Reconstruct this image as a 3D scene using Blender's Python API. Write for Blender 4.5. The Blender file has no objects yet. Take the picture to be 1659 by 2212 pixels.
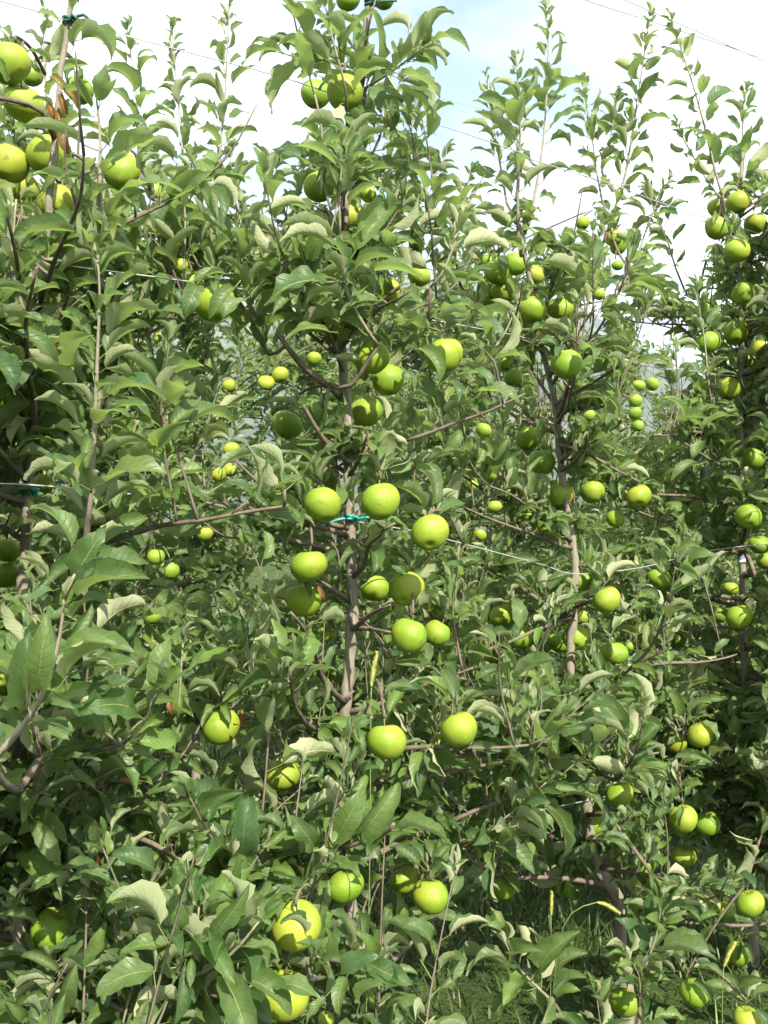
import bpy, math, random
import numpy as np
from mathutils import Vector, Matrix

random.seed(7); rng = np.random.default_rng(7)
scene = bpy.context.scene
col = scene.collection

# ------------------------------------------------------------------ camera
EYE = 1.35
F = 2150.0; CX, CY = 829.5, 1106.0          # focal length and centre, in pixels of a 1659 x 2212 frame
cam_d = bpy.data.cameras.new('camera'); cam = bpy.data.objects.new('camera', cam_d); col.objects.link(cam)
cam.location = (0, 0, EYE); cam.rotation_euler = (math.radians(90), 0, 0)
cam_d.sensor_fit = 'VERTICAL'; cam_d.sensor_height = 36.0; cam_d.sensor_width = 27.0
cam_d.lens = 36.0 * F / 2212.0
cam_d.clip_start = 0.05; cam_d.clip_end = 20000
scene.camera = cam

# ------------------------------------------------------------------ sun, sky, exposure
SUN_DIR = Vector((0.30, -0.76, 0.72)).normalized()
EL = math.asin(SUN_DIR.z); AZ = math.atan2(SUN_DIR.x, SUN_DIR.y)
sd = bpy.data.lights.new('sun', 'SUN'); sun = bpy.data.objects.new('sun', sd); col.objects.link(sun)
sd.energy = 5.0; sd.angle = math.radians(0.5); sd.color = (1.0, 0.93, 0.78)
sun.rotation_euler = SUN_DIR.to_track_quat('Z', 'Y').to_euler()
sun.location = SUN_DIR * 50

world = bpy.data.worlds.new("World"); scene.world = world; world.use_nodes = True
wn = world.node_tree; wn.nodes.clear()
def N(nt, t, **kw):
    n = nt.nodes.new(t)
    for k, v in kw.items():
        if k in n.inputs.keys() if isinstance(k, str) else False: n.inputs[k].default_value = v
        else: setattr(n, k, v)
    return n
sky = wn.nodes.new('ShaderNodeTexSky'); sky.sky_type = 'NISHITA'; sky.sun_disc = False
sky.sun_elevation = EL; sky.sun_rotation = AZ; sky.air_density = 1.0; sky.dust_density = 2.0
tc = wn.nodes.new('ShaderNodeTexCoord')
mp = wn.nodes.new('ShaderNodeMapping'); mp.inputs['Scale'].default_value = (1, 1, 2.2); mp.inputs['Location'].default_value = (0.35, 0.1, 0.2); mp.inputs['Rotation'].default_value = (0, 0, -0.5)
cn = wn.nodes.new('ShaderNodeTexNoise'); cn.inputs['Scale'].default_value = 1.7; cn.inputs['Detail'].default_value = 7; cn.inputs['Roughness'].default_value = 0.55
cr = wn.nodes.new('ShaderNodeValToRGB'); cr.color_ramp.elements[0].position = 0.30; cr.color_ramp.elements[1].position = 0.50
mx = wn.nodes.new('ShaderNodeMix'); mx.data_type = 'RGBA'
cn2 = wn.nodes.new('ShaderNodeTexNoise'); cn2.inputs['Scale'].default_value = 3.1; cn2.inputs['Detail'].default_value = 8; cn2.inputs['Roughness'].default_value = 0.6
cr2 = wn.nodes.new('ShaderNodeValToRGB'); cr2.color_ramp.elements[0].position = 0.36; cr2.color_ramp.elements[1].position = 0.56
cr2.color_ramp.elements[0].color = (2.7, 2.85, 3.1, 1); cr2.color_ramp.elements[1].color = (7.6, 7.7, 7.8, 1)
bg = wn.nodes.new('ShaderNodeBackground'); bg.inputs['Strength'].default_value = 0.11
wo = wn.nodes.new('ShaderNodeOutputWorld')
L = wn.links.new
L(tc.outputs['Generated'], mp.inputs['Vector']); L(mp.outputs['Vector'], cn.inputs['Vector']); L(cn.outputs['Fac'], cr.inputs['Fac'])
L(mp.outputs['Vector'], cn2.inputs['Vector']); L(cn2.outputs['Fac'], cr2.inputs['Fac']); L(cr2.outputs['Color'], mx.inputs[7]); L(cr.outputs['Color'], mx.inputs[0]); L(sky.outputs['Color'], mx.inputs[6]); L(mx.outputs[2], bg.inputs['Color']); L(bg.outputs[0], wo.inputs['Surface'])

vs = scene.view_settings
vs.view_transform = 'Standard'; vs.look = 'None'; vs.gamma = 1; vs.use_curve_mapping = False
vs.exposure = 1.65
cy = scene.cycles
cy.max_bounces = 8; cy.diffuse_bounces = 4; cy.glossy_bounces = 2; cy.transmission_bounces = 4; cy.volume_bounces = 0
cy.use_denoising = True
try: cy.denoiser = 'OPENIMAGEDENOISE'
except Exception: pass
cy.caustics_reflective = False; cy.caustics_refractive = False
scene.render.engine = 'CYCLES'

# ------------------------------------------------------------------ places
U = np.array([0.77, 0.64]); U /= np.linalg.norm(U)          # direction of the tree row on the ground
PN = np.array([-U[1], U[0]])                                # away from the camera, across the rows
A0 = np.array([-0.09, 2.15])
def ground_z(x, y):
    t = (np.asarray(x) - A0[0]) * U[0] + (np.asarray(y) - A0[1]) * U[1]
    return -0.085 * 18 * np.tanh(t / 18.0)
def P(x, y, d):
    return np.array([(x - CX) / F * d, d, EYE - (y - CY) / F * d])
def proj(p):
    p = np.asarray(p); d = np.maximum(p[..., 1], 1e-3)
    return np.stack([CX + p[..., 0] / d * F, CY - (p[..., 2] - EYE) / d * F, d], -1)
def row_depth(px, off=0.0):
    s = (px - CX) / F
    o = A0 + PN * off
    t = (s * o[1] - o[0]) / (U[0] - U[1] * s)
    return o[1] + U[1] * t

# ------------------------------------------------------------------ small helpers
def tag(o, label=None, cat=None, group=None, kind=None):
    if label: o['label'] = label
    if cat: o['category'] = cat
    if group: o['group'] = group
    if kind: o['kind'] = kind
    return o
def empty(name, loc):
    o = bpy.data.objects.new(name, None); col.objects.link(o); o.location = loc
    o.empty_display_size = 0.05
    return o
def mesh_np(name, verts, faces_tri=None, quads=None, uv=None, var=None, smooth=True):
    me = bpy.data.meshes.new(name)
    verts = np.asarray(verts, np.float32)
    loops = []; starts = []; totals = []
    n = 0
    if quads is not None and len(quads):
        q = np.asarray(quads, np.int32); loops.append(q.ravel()); starts.append(n + 4 * np.arange(len(q))); totals.append(np.full(len(q), 4)); n += 4 * len(q)
    if faces_tri is not None and len(faces_tri):
        q = np.asarray(faces_tri, np.int32); loops.append(q.ravel()); starts.append(n + 3 * np.arange(len(q))); totals.append(np.full(len(q), 3)); n += 3 * len(q)
    loops = np.concatenate(loops).astype(np.int32); starts = np.concatenate(starts).astype(np.int32); totals = np.concatenate(totals).astype(np.int32)
    me.vertices.add(len(verts)); me.vertices.foreach_set('co', verts.ravel())
    me.loops.add(len(loops)); me.loops.foreach_set('vertex_index', loops)
    me.polygons.add(len(starts)); me.polygons.foreach_set('loop_start', starts); me.polygons.foreach_set('loop_total', totals)
    if smooth: me.polygons.foreach_set('use_smooth', np.ones(len(starts), bool))
    if uv is not None:
        l = me.uv_layers.new(name='UVMap'); l.data.foreach_set('uv', np.asarray(uv, np.float32)[loops].ravel())
    if var is not None:
        a = me.attributes.new('var', 'FLOAT', 'POINT'); a.data.foreach_set('value', np.asarray(var, np.float32))
    me.update(calc_edges=True); me.validate()
    return me
def add(name, me, mat, parent=None, loc=None):
    o = bpy.data.objects.new(name, me); col.objects.link(o)
    if mat is not None and not me.materials: me.materials.append(mat)
    if parent is not None: o.parent = parent
    if loc is not None: o.location = loc
    return o
class MB:
    def __init__(s): s.v = []; s.q = []; s.t = []; s.n = 0; s.uv = []
    def tube(s, pts, rad, sides=6, cap=True, wob=0.0):
        pts = np.asarray(pts, float); n = len(pts)
        rad = np.broadcast_to(np.asarray(rad, float), (n,))
        tg = np.gradient(pts, axis=0); tg /= np.linalg.norm(tg, axis=1)[:, None] + 1e-9
        ref = np.array([0.31, 0.95, 0.1]) if abs(tg[0] @ np.array([0.31, 0.95, 0.1])) < 0.9 else np.array([1.0, 0, 0])
        a = np.cross(tg, ref); a /= np.linalg.norm(a, axis=1)[:, None] + 1e-9
        b = np.cross(tg, a)
        th = np.linspace(0, 2 * math.pi, sides, endpoint=False)
        R = rad[:, None] * (1 + wob * rng.standard_normal((n, sides)))
        V = pts[:, None, :] + R[..., None] * (np.cos(th)[None, :, None] * a[:, None, :] + np.sin(th)[None, :, None] * b[:, None, :])
        s.v.append(V.reshape(-1, 3)); o = s.n
        i = np.arange(n - 1)[:, None]; j = np.arange(sides)[None, :]; j2 = (j + 1) % sides
        s.q.append(np.stack([o + i * sides + j, o + i * sides + j2, o + (i + 1) * sides + j2, o + (i + 1) * sides + j], -1).reshape(-1, 4))
        s.n += n * sides
        if cap:
            s.v.append(pts[[0, -1]]); c0, c1 = s.n, s.n + 1; s.n += 2
            jj = np.arange(sides); k = (jj + 1) % sides
            s.t.append(np.stack([np.full(sides, c0), o + k, o + jj], -1))
            s.t.append(np.stack([np.full(sides, c1), o + (n - 1) * sides + jj, o + (n - 1) * sides + k], -1))
        return s
    def raw(s, v, t=None, q=None):
        v = np.asarray(v, float)
        if t is not None and len(t): s.t.append(np.asarray(t) + s.n)
        if q is not None and len(q): s.q.append(np.asarray(q) + s.n)
        s.v.append(v); s.n += len(v); return s
    def mesh(s, name, smooth=True):
        return mesh_np(name, np.concatenate(s.v), np.concatenate(s.t) if s.t else None, np.concatenate(s.q) if s.q else None, smooth=smooth)
    def build(s, name, mat, parent=None, smooth=True, origin=None):
        me = s.mesh(name, smooth)
        base = None
        if parent is not None: base = np.array(parent.matrix_world.translation) if parent.parent is None and parent.type == 'EMPTY' else None
        if parent is not None and base is None: base = np.array(parent.location)
        if parent is not None: base = np.array(parent.location)
        if origin is not None: base = np.array(origin)
        if base is not None:
            me.transform(Matrix.Translation(-Vector(base)))
        o = add(name, me, mat, parent)
        if origin is not None: o.location = origin
        return o
def smooth_path(pts, n=None, step=0.03):
    pts = np.asarray(pts, float)
    if len(pts) < 3:
        m = n or max(3, int(np.linalg.norm(pts[-1] - pts[0]) / step))
        return pts[0] + np.linspace(0, 1, m)[:, None] * (pts[-1] - pts[0])
    out = []
    ext = np.vstack([2 * pts[0] - pts[1], pts, 2 * pts[-1] - pts[-2]])
    for i in range(1, len(ext) - 2):
        p0, p1, p2, p3 = ext[i - 1:i + 3]
        m = max(2, int(np.linalg.norm(p2 - p1) / step))
        t = np.linspace(0, 1, m, endpoint=False)[:, None]
        out.append(0.5 * (2 * p1 + (p2 - p0) * t + (2 * p0 - 5 * p1 + 4 * p2 - p3) * t * t + (3 * p1 - p0 - 3 * p2 + p3) * t ** 3))
    out.append(pts[-1:])
    return np.vstack(out)
def unit(v): 
    v = np.asarray(v, float); return v / (np.linalg.norm(v) + 1e-9)

# ------------------------------------------------------------------ materials
def new_mat(name):
    m = bpy.data.materials.new(name); m.use_nodes = True
    nt = m.node_tree; nt.nodes.clear()
    out = nt.nodes.new('ShaderNodeOutputMaterial')
    return m, nt, out
def mathn(nt, op, a=None, b=None, c=None, clamp=False):
    n = nt.nodes.new('ShaderNodeMath'); n.operation = op; n.use_clamp = clamp
    for i, v in enumerate((a, b, c)):
        if v is None: continue
        if isinstance(v, (int, float)): n.inputs[i].default_value = v
        else: nt.links.new(v, n.inputs[i])
    return n.outputs[0]
def mixc(nt, f, a, b, blend='MIX'):
    n = nt.nodes.new('ShaderNodeMix'); n.data_type = 'RGBA'; n.blend_type = blend
    for i, v in ((0, f), (6, a), (7, b)):
        if isinstance(v, (int, float)): n.inputs[i].default_value = v
        elif isinstance(v, tuple): n.inputs[i].default_value = (*v, 1) if len(v) == 3 else v
        else: nt.links.new(v, n.inputs[i])
    return n.outputs[2]
def maprange(nt, v, a, b, c=0.0, d=1.0):
    n = nt.nodes.new('ShaderNodeMapRange'); nt.links.new(v, n.inputs[0])
    for i, x in enumerate((a, b, c, d)): n.inputs[i + 1].default_value = x
    return n.outputs[0]
def noise(nt, scale, detail=3, coord=None, rough=0.5):
    n = nt.nodes.new('ShaderNodeTexNoise'); n.inputs['Scale'].default_value = scale; n.inputs['Detail'].default_value = detail; n.inputs['Roughness'].default_value = rough
    if coord is not None: nt.links.new(coord, n.inputs['Vector'])
    return n.outputs['Fac']

def leaf_material(name, dark, light, under_a, under_b, trans, tfac, yellow=True):
    m, nt, out = new_mat(name)
    at = nt.nodes.new('ShaderNodeAttribute'); at.attribute_name = 'var'; var = at.outputs['Fac']
    uvn = nt.nodes.new('ShaderNodeUVMap'); sep = nt.nodes.new('ShaderNodeSeparateXYZ'); nt.links.new(uvn.outputs[0], sep.inputs[0])
    m_ = mathn(nt, 'ABSOLUTE', mathn(nt, 'MULTIPLY', mathn(nt, 'SUBTRACT', sep.outputs[0], 0.5), 2.0))
    midrib = maprange(nt, m_, 0.02, 0.065, 1, 0)
    lat = mathn(nt, 'FRACT', mathn(nt, 'SUBTRACT', mathn(nt, 'MULTIPLY', sep.outputs[1], 8.5), mathn(nt, 'MULTIPLY', m_, 1.9)))
    lat = mathn(nt, 'ABSOLUTE', mathn(nt, 'SUBTRACT', lat, 0.5))      # 0.5 on a vein
    vein = mathn(nt, 'MULTIPLY', maprange(nt, lat, 0.40, 0.5, 0, 1), maprange(nt, m_, 0.55, 1.0, 1, 0.1))
    geo = nt.nodes.new('ShaderNodeNewGeometry')
    mott = noise(nt, 45, 4, geo.outputs['Position'])
    f1 = mathn(nt, 'ADD', mathn(nt, 'MULTIPLY', var, 0.75), mathn(nt, 'MULTIPLY', mathn(nt, 'SUBTRACT', mott, 0.5), 1.5), clamp=True)
    top = mixc(nt, f1, dark, light)
    v3 = mathn(nt, 'FRACT', mathn(nt, 'MULTIPLY', var, 7.31))
    if yellow:
        yl = maprange(nt, v3, 0.90, 1.0, 0, 0.7)
        top = mixc(nt, yl, top, (0.17, 0.19, 0.035))
    top = mixc(nt, mathn(nt, 'MULTIPLY', vein, 0.42), top, (0.15, 0.2, 0.06))
    top = mixc(nt, mathn(nt, 'MULTIPLY', midrib, 0.75), top, (0.24, 0.29, 0.10))
    und = mixc(nt, v3, under_a, under_b)
    und = mixc(nt, mathn(nt, 'MULTIPLY', vein, 0.45), und, (0.36, 0.38, 0.22))
    und = mixc(nt, mathn(nt, 'MULTIPLY', midrib, 0.8), und, (0.42, 0.44, 0.26))
    # each leaf has its own tone: fresh yellow green, plain or bluish old green; a thin uneven film of dust and spray
    v5 = mathn(nt, 'FRACT', mathn(nt, 'MULTIPLY', var, 13.7))
    top = mixc(nt, maprange(nt, v5, 0.72, 1.0, 0, 0.75), top, (0.125, 0.215, 0.035))
    top = mixc(nt, maprange(nt, v5, 0.30, 0.0, 0, 0.6), top, (0.032, 0.080, 0.036))
    film = noise(nt, 26, 5, geo.outputs['Position'], 0.7)
    top = mixc(nt, maprange(nt, film, 0.50, 0.72, 0, 0.40), top, (0.20, 0.235, 0.16))
    # scattered brown specks, as on old leaves
    sp = noise(nt, 160, 2, geo.outputs['Position']); spm = mathn(nt, 'MULTIPLY', maprange(nt, sp, 0.69, 0.73, 0, 1), 0.75)
    top = mixc(nt, spm, top, (0.10, 0.06, 0.02))
    colr = mixc(nt, geo.outputs['Backfacing'], top, und)
    p = nt.nodes.new('ShaderNodeBsdfPrincipled')
    nt.links.new(colr, p.inputs['Base Color'])
    nt.links.new(mathn(nt, 'ADD', mathn(nt, 'MULTIPLY', geo.outputs['Backfacing'], 0.32), mathn(nt, 'ADD', 0.37, mathn(nt, 'MULTIPLY', mott, 0.2))), p.inputs['Roughness'])
    nt.links.new(mathn(nt, 'SUBTRACT', 0.38, mathn(nt, 'MULTIPLY', geo.outputs['Backfacing'], 0.28)), p.inputs['Specular IOR Level'])
    bmp = nt.nodes.new('ShaderNodeBump'); bmp.inputs['Strength'].default_value = 0.6; bmp.inputs['Distance'].default_value = 0.002
    h = mathn(nt, 'SUBTRACT', mathn(nt, 'MULTIPLY', mott, 0.8), mathn(nt, 'ADD', mathn(nt, 'MULTIPLY', vein, 0.8), mathn(nt, 'MULTIPLY', midrib, 1.0)))
    nt.links.new(h, bmp.inputs['Height']); nt.links.new(bmp.outputs[0], p.inputs['Normal'])
    tr = nt.nodes.new('ShaderNodeBsdfTranslucent')
    tcl = mixc(nt, var, trans, tuple(c * 1.35 for c in trans)); nt.links.new(tcl, tr.inputs['Color'])
    ms = nt.nodes.new('ShaderNodeMixShader'); ms.inputs[0].default_value = tfac
    nt.links.new(p.outputs[0], ms.inputs[1]); nt.links.new(tr.outputs[0], ms.inputs[2]); nt.links.new(ms.outputs[0], out.inputs['Surface'])
    return m
M_LEAF = leaf_material('apple_leaf', (0.038, 0.088, 0.022), (0.112, 0.168, 0.054), (0.215, 0.255, 0.14), (0.39, 0.41, 0.255), (0.27, 0.385, 0.095), 0.34)
M_DRY = leaf_material('dried_leaf', (0.16, 0.055, 0.018), (0.28, 0.12, 0.035), (0.28, 0.12, 0.04), (0.38, 0.20, 0.07), (0.4, 0.15, 0.03), 0.3, False)

def bark_material(name, a, b, c, sx=1.0, bump=0.4):
    m, nt, out = new_mat(name)
    t = nt.nodes.new('ShaderNodeTexCoord'); mp = nt.nodes.new('ShaderNodeMapping'); nt.links.new(t.outputs['Object'], mp.inputs[0])
    mp.inputs['Scale'].default_value = (sx, sx, 0.45)
    n1 = noise(nt, 60, 5, mp.outputs[0], 0.6); n2 = noise(nt, 9, 3, t.outputs['Object'])
    mp2 = nt.nodes.new('ShaderNodeMapping'); nt.links.new(t.outputs['Object'], mp2.inputs[0]); mp2.inputs['Scale'].default_value = (1, 1, 6)
    n3 = noise(nt, 45, 2, mp2.outputs[0])
    c1 = mixc(nt, maprange(nt, n1, 0.3, 0.7), a, b)
    c1 = mixc(nt, maprange(nt, n2, 0.45, 0.75, 0, 0.7), c1, c)
    c1 = mixc(nt, maprange(nt, n3, 0.64, 0.72, 0, 0.5), c1, (0.07, 0.055, 0.04))
    p = nt.nodes.new('ShaderNodeBsdfPrincipled'); nt.links.new(c1, p.inputs['Base Color']); p.inputs['Roughness'].default_value = 0.8
    p.inputs['Specular IOR Level'].default_value = 0.25
    bm = nt.nodes.new('ShaderNodeBump'); bm.inputs['Strength'].default_value = bump; bm.inputs['Distance'].default_value = 0.003
    nt.links.new(n1, bm.inputs['Height']); nt.links.new(bm.outputs[0], p.inputs['Normal'])
    nt.links.new(p.outputs[0], out.inputs[0]); return m
M_BARK = bark_material('apple_bark', (0.135, 0.116, 0.092), (0.26, 0.228, 0.182), (0.21, 0.20, 0.16), bump=0.7)
M_TWIG = bark_material('twig_bark', (0.075, 0.056, 0.042), (0.17, 0.138, 0.108), (0.14, 0.13, 0.10), bump=0.3)
M_SHOOT = bark_material('young_shoot_bark', (0.17, 0.14, 0.11), (0.30, 0.27, 0.21), (0.20, 0.23, 0.13), bump=0.15)

def plain(name, c, rough=0.6, metal=0.0, spec=0.5, nscale=0, namt=0.2):
    m, nt, out = new_mat(name)
    p = nt.nodes.new('ShaderNodeBsdfPrincipled'); p.inputs['Roughness'].default_value = rough; p.inputs['Metallic'].default_value = metal
    p.inputs['Specular IOR Level'].default_value = spec
    t = nt.nodes.new('ShaderNodeTexCoord')
    n = noise(nt, nscale or 30, 4, t.outputs['Object'])
    nt.links.new(mixc(nt, maprange(nt, n, 0.3, 0.7), tuple(x * (1 - namt) for x in c), tuple(min(1, x * (1 + namt)) for x in c)), p.inputs['Base Color'])
    nt.links.new(p.outputs[0], out.inputs[0]); return m
M_WIRE = plain('galvanised_wire', (0.45, 0.46, 0.47), 0.45, 0.6, nscale=80)
M_TIE = plain('teal_plastic', (0.010, 0.22, 0.18), 0.35, nscale=60)
M_TIE_D = plain('dark_green_plastic', (0.008, 0.06, 0.045), 0.4, nscale=60)
M_CLIP = plain('grey_plastic', (0.35, 0.40, 0.42), 0.4)
M_BLUE = plain('blue_label', (0.10, 0.20, 0.50), 0.4)
M_WHITE = plain('white_label', (0.75, 0.77, 0.80), 0.5)
M_STEM = plain('apple_stem', (0.14, 0.12, 0.04), 0.7)
M_CALYX = plain('apple_calyx', (0.10, 0.075, 0.04), 0.8)
M_BRUISE = plain('bruise', (0.055, 0.022, 0.010), 0.55, nscale=300, namt=0.6)
M_FOX = plain('foxtail_seed', (0.30, 0.32, 0.08), 0.7, nscale=200, namt=0.4)
M_FSTEM = plain('foxtail_stem', (0.12, 0.19, 0.05), 0.6)

def apple_material():
    m, nt, out = new_mat('apple_skin')
    oi = nt.nodes.new('ShaderNodeObjectInfo'); t = nt.nodes.new('ShaderNodeTexCoord')
    sep = nt.nodes.new('ShaderNodeSeparateColor'); nt.links.new(oi.outputs['Color'], sep.inputs[0])
    ad = nt.nodes.new('ShaderNodeVectorMath'); ad.operation = 'ADD'; nt.links.new(t.outputs['Object'], ad.inputs[0])
    cmb = nt.nodes.new('ShaderNodeCombineXYZ'); nt.links.new(mathn(nt, 'MULTIPLY', oi.outputs['Random'], 30.0), cmb.inputs[0]); nt.links.new(cmb.outputs[0], ad.inputs[1])
    n1 = noise(nt, 26, 3, ad.outputs[0]); n2 = noise(nt, 70, 4, ad.outputs[0])
    s3 = nt.nodes.new('ShaderNodeSeparateXYZ'); nt.links.new(t.outputs['Object'], s3.inputs[0])
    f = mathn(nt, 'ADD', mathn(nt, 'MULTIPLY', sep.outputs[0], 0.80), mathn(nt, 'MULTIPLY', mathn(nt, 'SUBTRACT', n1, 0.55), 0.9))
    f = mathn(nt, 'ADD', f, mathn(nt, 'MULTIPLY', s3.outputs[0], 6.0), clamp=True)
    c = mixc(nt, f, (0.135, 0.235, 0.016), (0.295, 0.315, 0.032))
    # stem hollow stays green and a little russeted
    hol = mathn(nt, 'MULTIPLY', maprange(nt, s3.outputs[2], 0.020, 0.030, 0, 1), 0.35)
    c = mixc(nt, hol, c, (0.20, 0.30, 0.04))
    vo = nt.nodes.new('ShaderNodeTexVoronoi'); vo.inputs['Scale'].default_value = 170; nt.links.new(ad.outputs[0], vo.inputs['Vector'])
    c = mixc(nt, mathn(nt, 'MULTIPLY', maprange(nt, vo.outputs['Distance'], 0.10, 0.2, 1, 0), 0.4), c, (0.50, 0.52, 0.24))
    sc_ = noise(nt, 38, 2, ad.outputs[0]); c = mixc(nt, maprange(nt, sc_, 0.70, 0.73, 0, 0.55), c, (0.16, 0.11, 0.04))
    rus = maprange(nt, n2, 0.60, 0.78, 0, 0.5); c = mixc(nt, rus, c, (0.38, 0.33, 0.10))
    p = nt.nodes.new('ShaderNodeBsdfPrincipled'); nt.links.new(c, p.inputs['Base Color'])
    nt.links.new(maprange(nt, n1, 0.3, 0.7, 0.48, 0.64), p.inputs['Roughness'])
    p.inputs['Specular IOR Level'].default_value = 0.36
    p.inputs['Subsurface Weight'].default_value = 0.15; p.inputs['Subsurface Radius'].default_value = (0.006, 0.006, 0.002); p.inputs['Subsurface Scale'].default_value = 1.0
    nt.links.new(p.outputs[0], out.inputs[0]); return m
M_APPLE = apple_material()

# ------------------------------------------------------------------ setting: ground, hills, grass
def build_ground():
    r = np.concatenate([np.linspace(-40, 40, 81), [60, 100, 200, 400, 800, 1500, 3000, 4900], -np.array([60, 100, 200, 400, 800, 1500, 3000, 4900])]); r.sort()
    X, Y = np.meshgrid(r, r, indexing='ij')
    Z = ground_z(X, Y)
    near = np.exp(-((X) ** 2 + (Y) ** 2) / 900)
    Z = Z + near * 0.03 * (np.sin(X * 3.1 + 1) * np.cos(Y * 2.7) + np.sin(X * 1.3 - Y * 1.9))
    d = np.hypot(X, Y); Z = Z - np.clip((d - 60) / 400, 0, 1) * 12
    n = len(r); i, j = np.meshgrid(np.arange(n - 1), np.arange(n - 1), indexing='ij')
    q = np.stack([i * n + j, (i + 1) * n + j, (i + 1) * n + j + 1, i * n + j + 1], -1).reshape(-1, 4)
    me = mesh_np('ground', np.stack([X, Y, Z], -1).reshape(-1, 3), quads=q)
    m, nt, out = new_mat('orchard_soil_and_turf')
    geo = nt.nodes.new('ShaderNodeNewGeometry')
    n1 = noise(nt, 5, 6, geo.outputs['Position'], 0.65); n2 = noise(nt, 60, 4, geo.outputs['Position'], 0.6); n3 = noise(nt, 0.004, 4, geo.outputs['Position'])
    c = mixc(nt, maprange(nt, n1, 0.35, 0.65), (0.035, 0.06, 0.016), (0.06, 0.085, 0.025))
    c = mixc(nt, maprange(nt, n2, 0.55, 0.75, 0, 0.6), c, (0.09, 0.07, 0.04))
    c = mixc(nt, maprange(nt, n3, 0.5, 0.6, 0, 0.35), c, (0.14, 0.12, 0.07))
    p = nt.nodes.new('ShaderNodeBsdfPrincipled'); nt.links.new(c, p.inputs['Base Color']); p.inputs['Roughness'].default_value = 0.95; p.inputs['Specular IOR Level'].default_value = 0.1
    bm = nt.nodes.new('ShaderNodeBump'); bm.inputs['Distance'].default_value = 0.03; nt.links.new(n2, bm.inputs['Height']); nt.links.new(bm.outputs[0], p.inputs['Normal'])
    nt.links.new(p.outputs[0], out.inputs[0])
    tag(add('ground', me, m), kind='structure')
build_ground()

def fbm(x, y, octs=6, seed=0):
    r = np.random.default_rng(seed); z = np.zeros_like(x); a = 1.0; f = 1.0
    for _ in range(octs):
        for k in range(3):
            th = r.uniform(0, 6.28); ph = r.uniform(0, 6.28)
            z += a / 3 * np.sin(f * (x * math.cos(th) + y * math.sin(th)) + ph)
        a *= 0.52; f *= 2.03
    return z
def build_hills():
    az = np.linspace(-1.0, 1.0, 260); dist = np.linspace(900, 3600, 70)
    S, D = np.meshgrid(az, dist, indexing='ij')
    X = S * D; Y = D
    crest = np.interp(az, [-1, -0.35, -0.1, 0.08, 0.2, 0.235, 0.29, 0.38, 0.6, 1.0], [0.20, 0.232, 0.225, 0.228, 0.203, 0.183, 0.145, 0.125, 0.10, 0.12])
    ramp = np.clip((D - 900) / (2300 - 900), 0, 1); ramp = ramp * ramp * (3 - 2 * ramp) * 0.9 + ramp * 0.1
    fall = np.clip((3600 - D) / 1300, 0, 1) ** 0.7
    H = crest[:, None] * 2300 * ramp * np.where(D > 2300, fall, 1)
    H = H + ramp * np.where(D > 2300, fall, 1) * (fbm(X / 260, Y / 260, 6, 3) * 22)
    # gullies down the slope
    H = H - ramp * (1 - ramp) * 60 * np.abs(np.sin(S * 23 + fbm(X / 400, Y / 400, 3, 5)))
    n0, n1 = H.shape; i, j = np.meshgrid(np.arange(n0 - 1), np.arange(n1 - 1), indexing='ij')
    q = np.stack([i * n1 + j, (i + 1) * n1 + j, (i + 1) * n1 + j + 1, i * n1 + j + 1], -1).reshape(-1, 4)
    me = mesh_np('hills', np.stack([X, Y, H - 16], -1).reshape(-1, 3), quads=q)
    m, nt, out = new_mat('wooded_hillside')
    geo = nt.nodes.new('ShaderNodeNewGeometry')
    n1 = noise(nt, 0.03, 8, geo.outputs['Position'], 0.7); n2 = noise(nt, 0.006, 5, geo.outputs['Position'])
    c = mixc(nt, maprange(nt, n1, 0.35, 0.65), (0.025, 0.045, 0.018), (0.075, 0.10, 0.04))
    c = mixc(nt, maprange(nt, n2, 0.56, 0.66, 0, 0.8), c, (0.20, 0.18, 0.12))
    p = nt.nodes.new('ShaderNodeBsdfPrincipled'); nt.links.new(c, p.inputs['Base Color']); p.inputs['Roughness'].default_value = 1; p.inputs['Specular IOR Level'].default_value = 0
    bm = nt.nodes.new('ShaderNodeBump'); bm.inputs['Distance'].default_value = 12; nt.links.new(n1, bm.inputs['Height']); nt.links.new(bm.outputs[0], p.inputs['Normal'])
    nt.links.new(p.outputs[0], out.inputs[0])
    tag(add('hills', me, m), kind='structure')
build_hills()

def build_haze():
    v = np.array([[x, y, z] for x in (-5000, 5000) for y in (-5000, 5000) for z in (-40, 640)], float)
    q = [[0, 1, 3, 2], [4, 6, 7, 5], [0, 4, 5, 1], [2, 3, 7, 6], [0, 2, 6, 4], [1, 5, 7, 3]]
    m, nt, out = new_mat('haze_air')
    vol = nt.nodes.new('ShaderNodeVolumePrincipled'); vol.inputs['Color'].default_value = (0.72, 0.85, 0.98, 1); vol.inputs['Density'].default_value = 0.0003
    vol.inputs['Anisotropy'].default_value = 0.2
    nt.links.new(vol.outputs[0], out.inputs['Volume'])
    tag(add('haze', mesh_np('haze', v, quads=q, smooth=False), m), kind='stuff')
build_haze()

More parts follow.
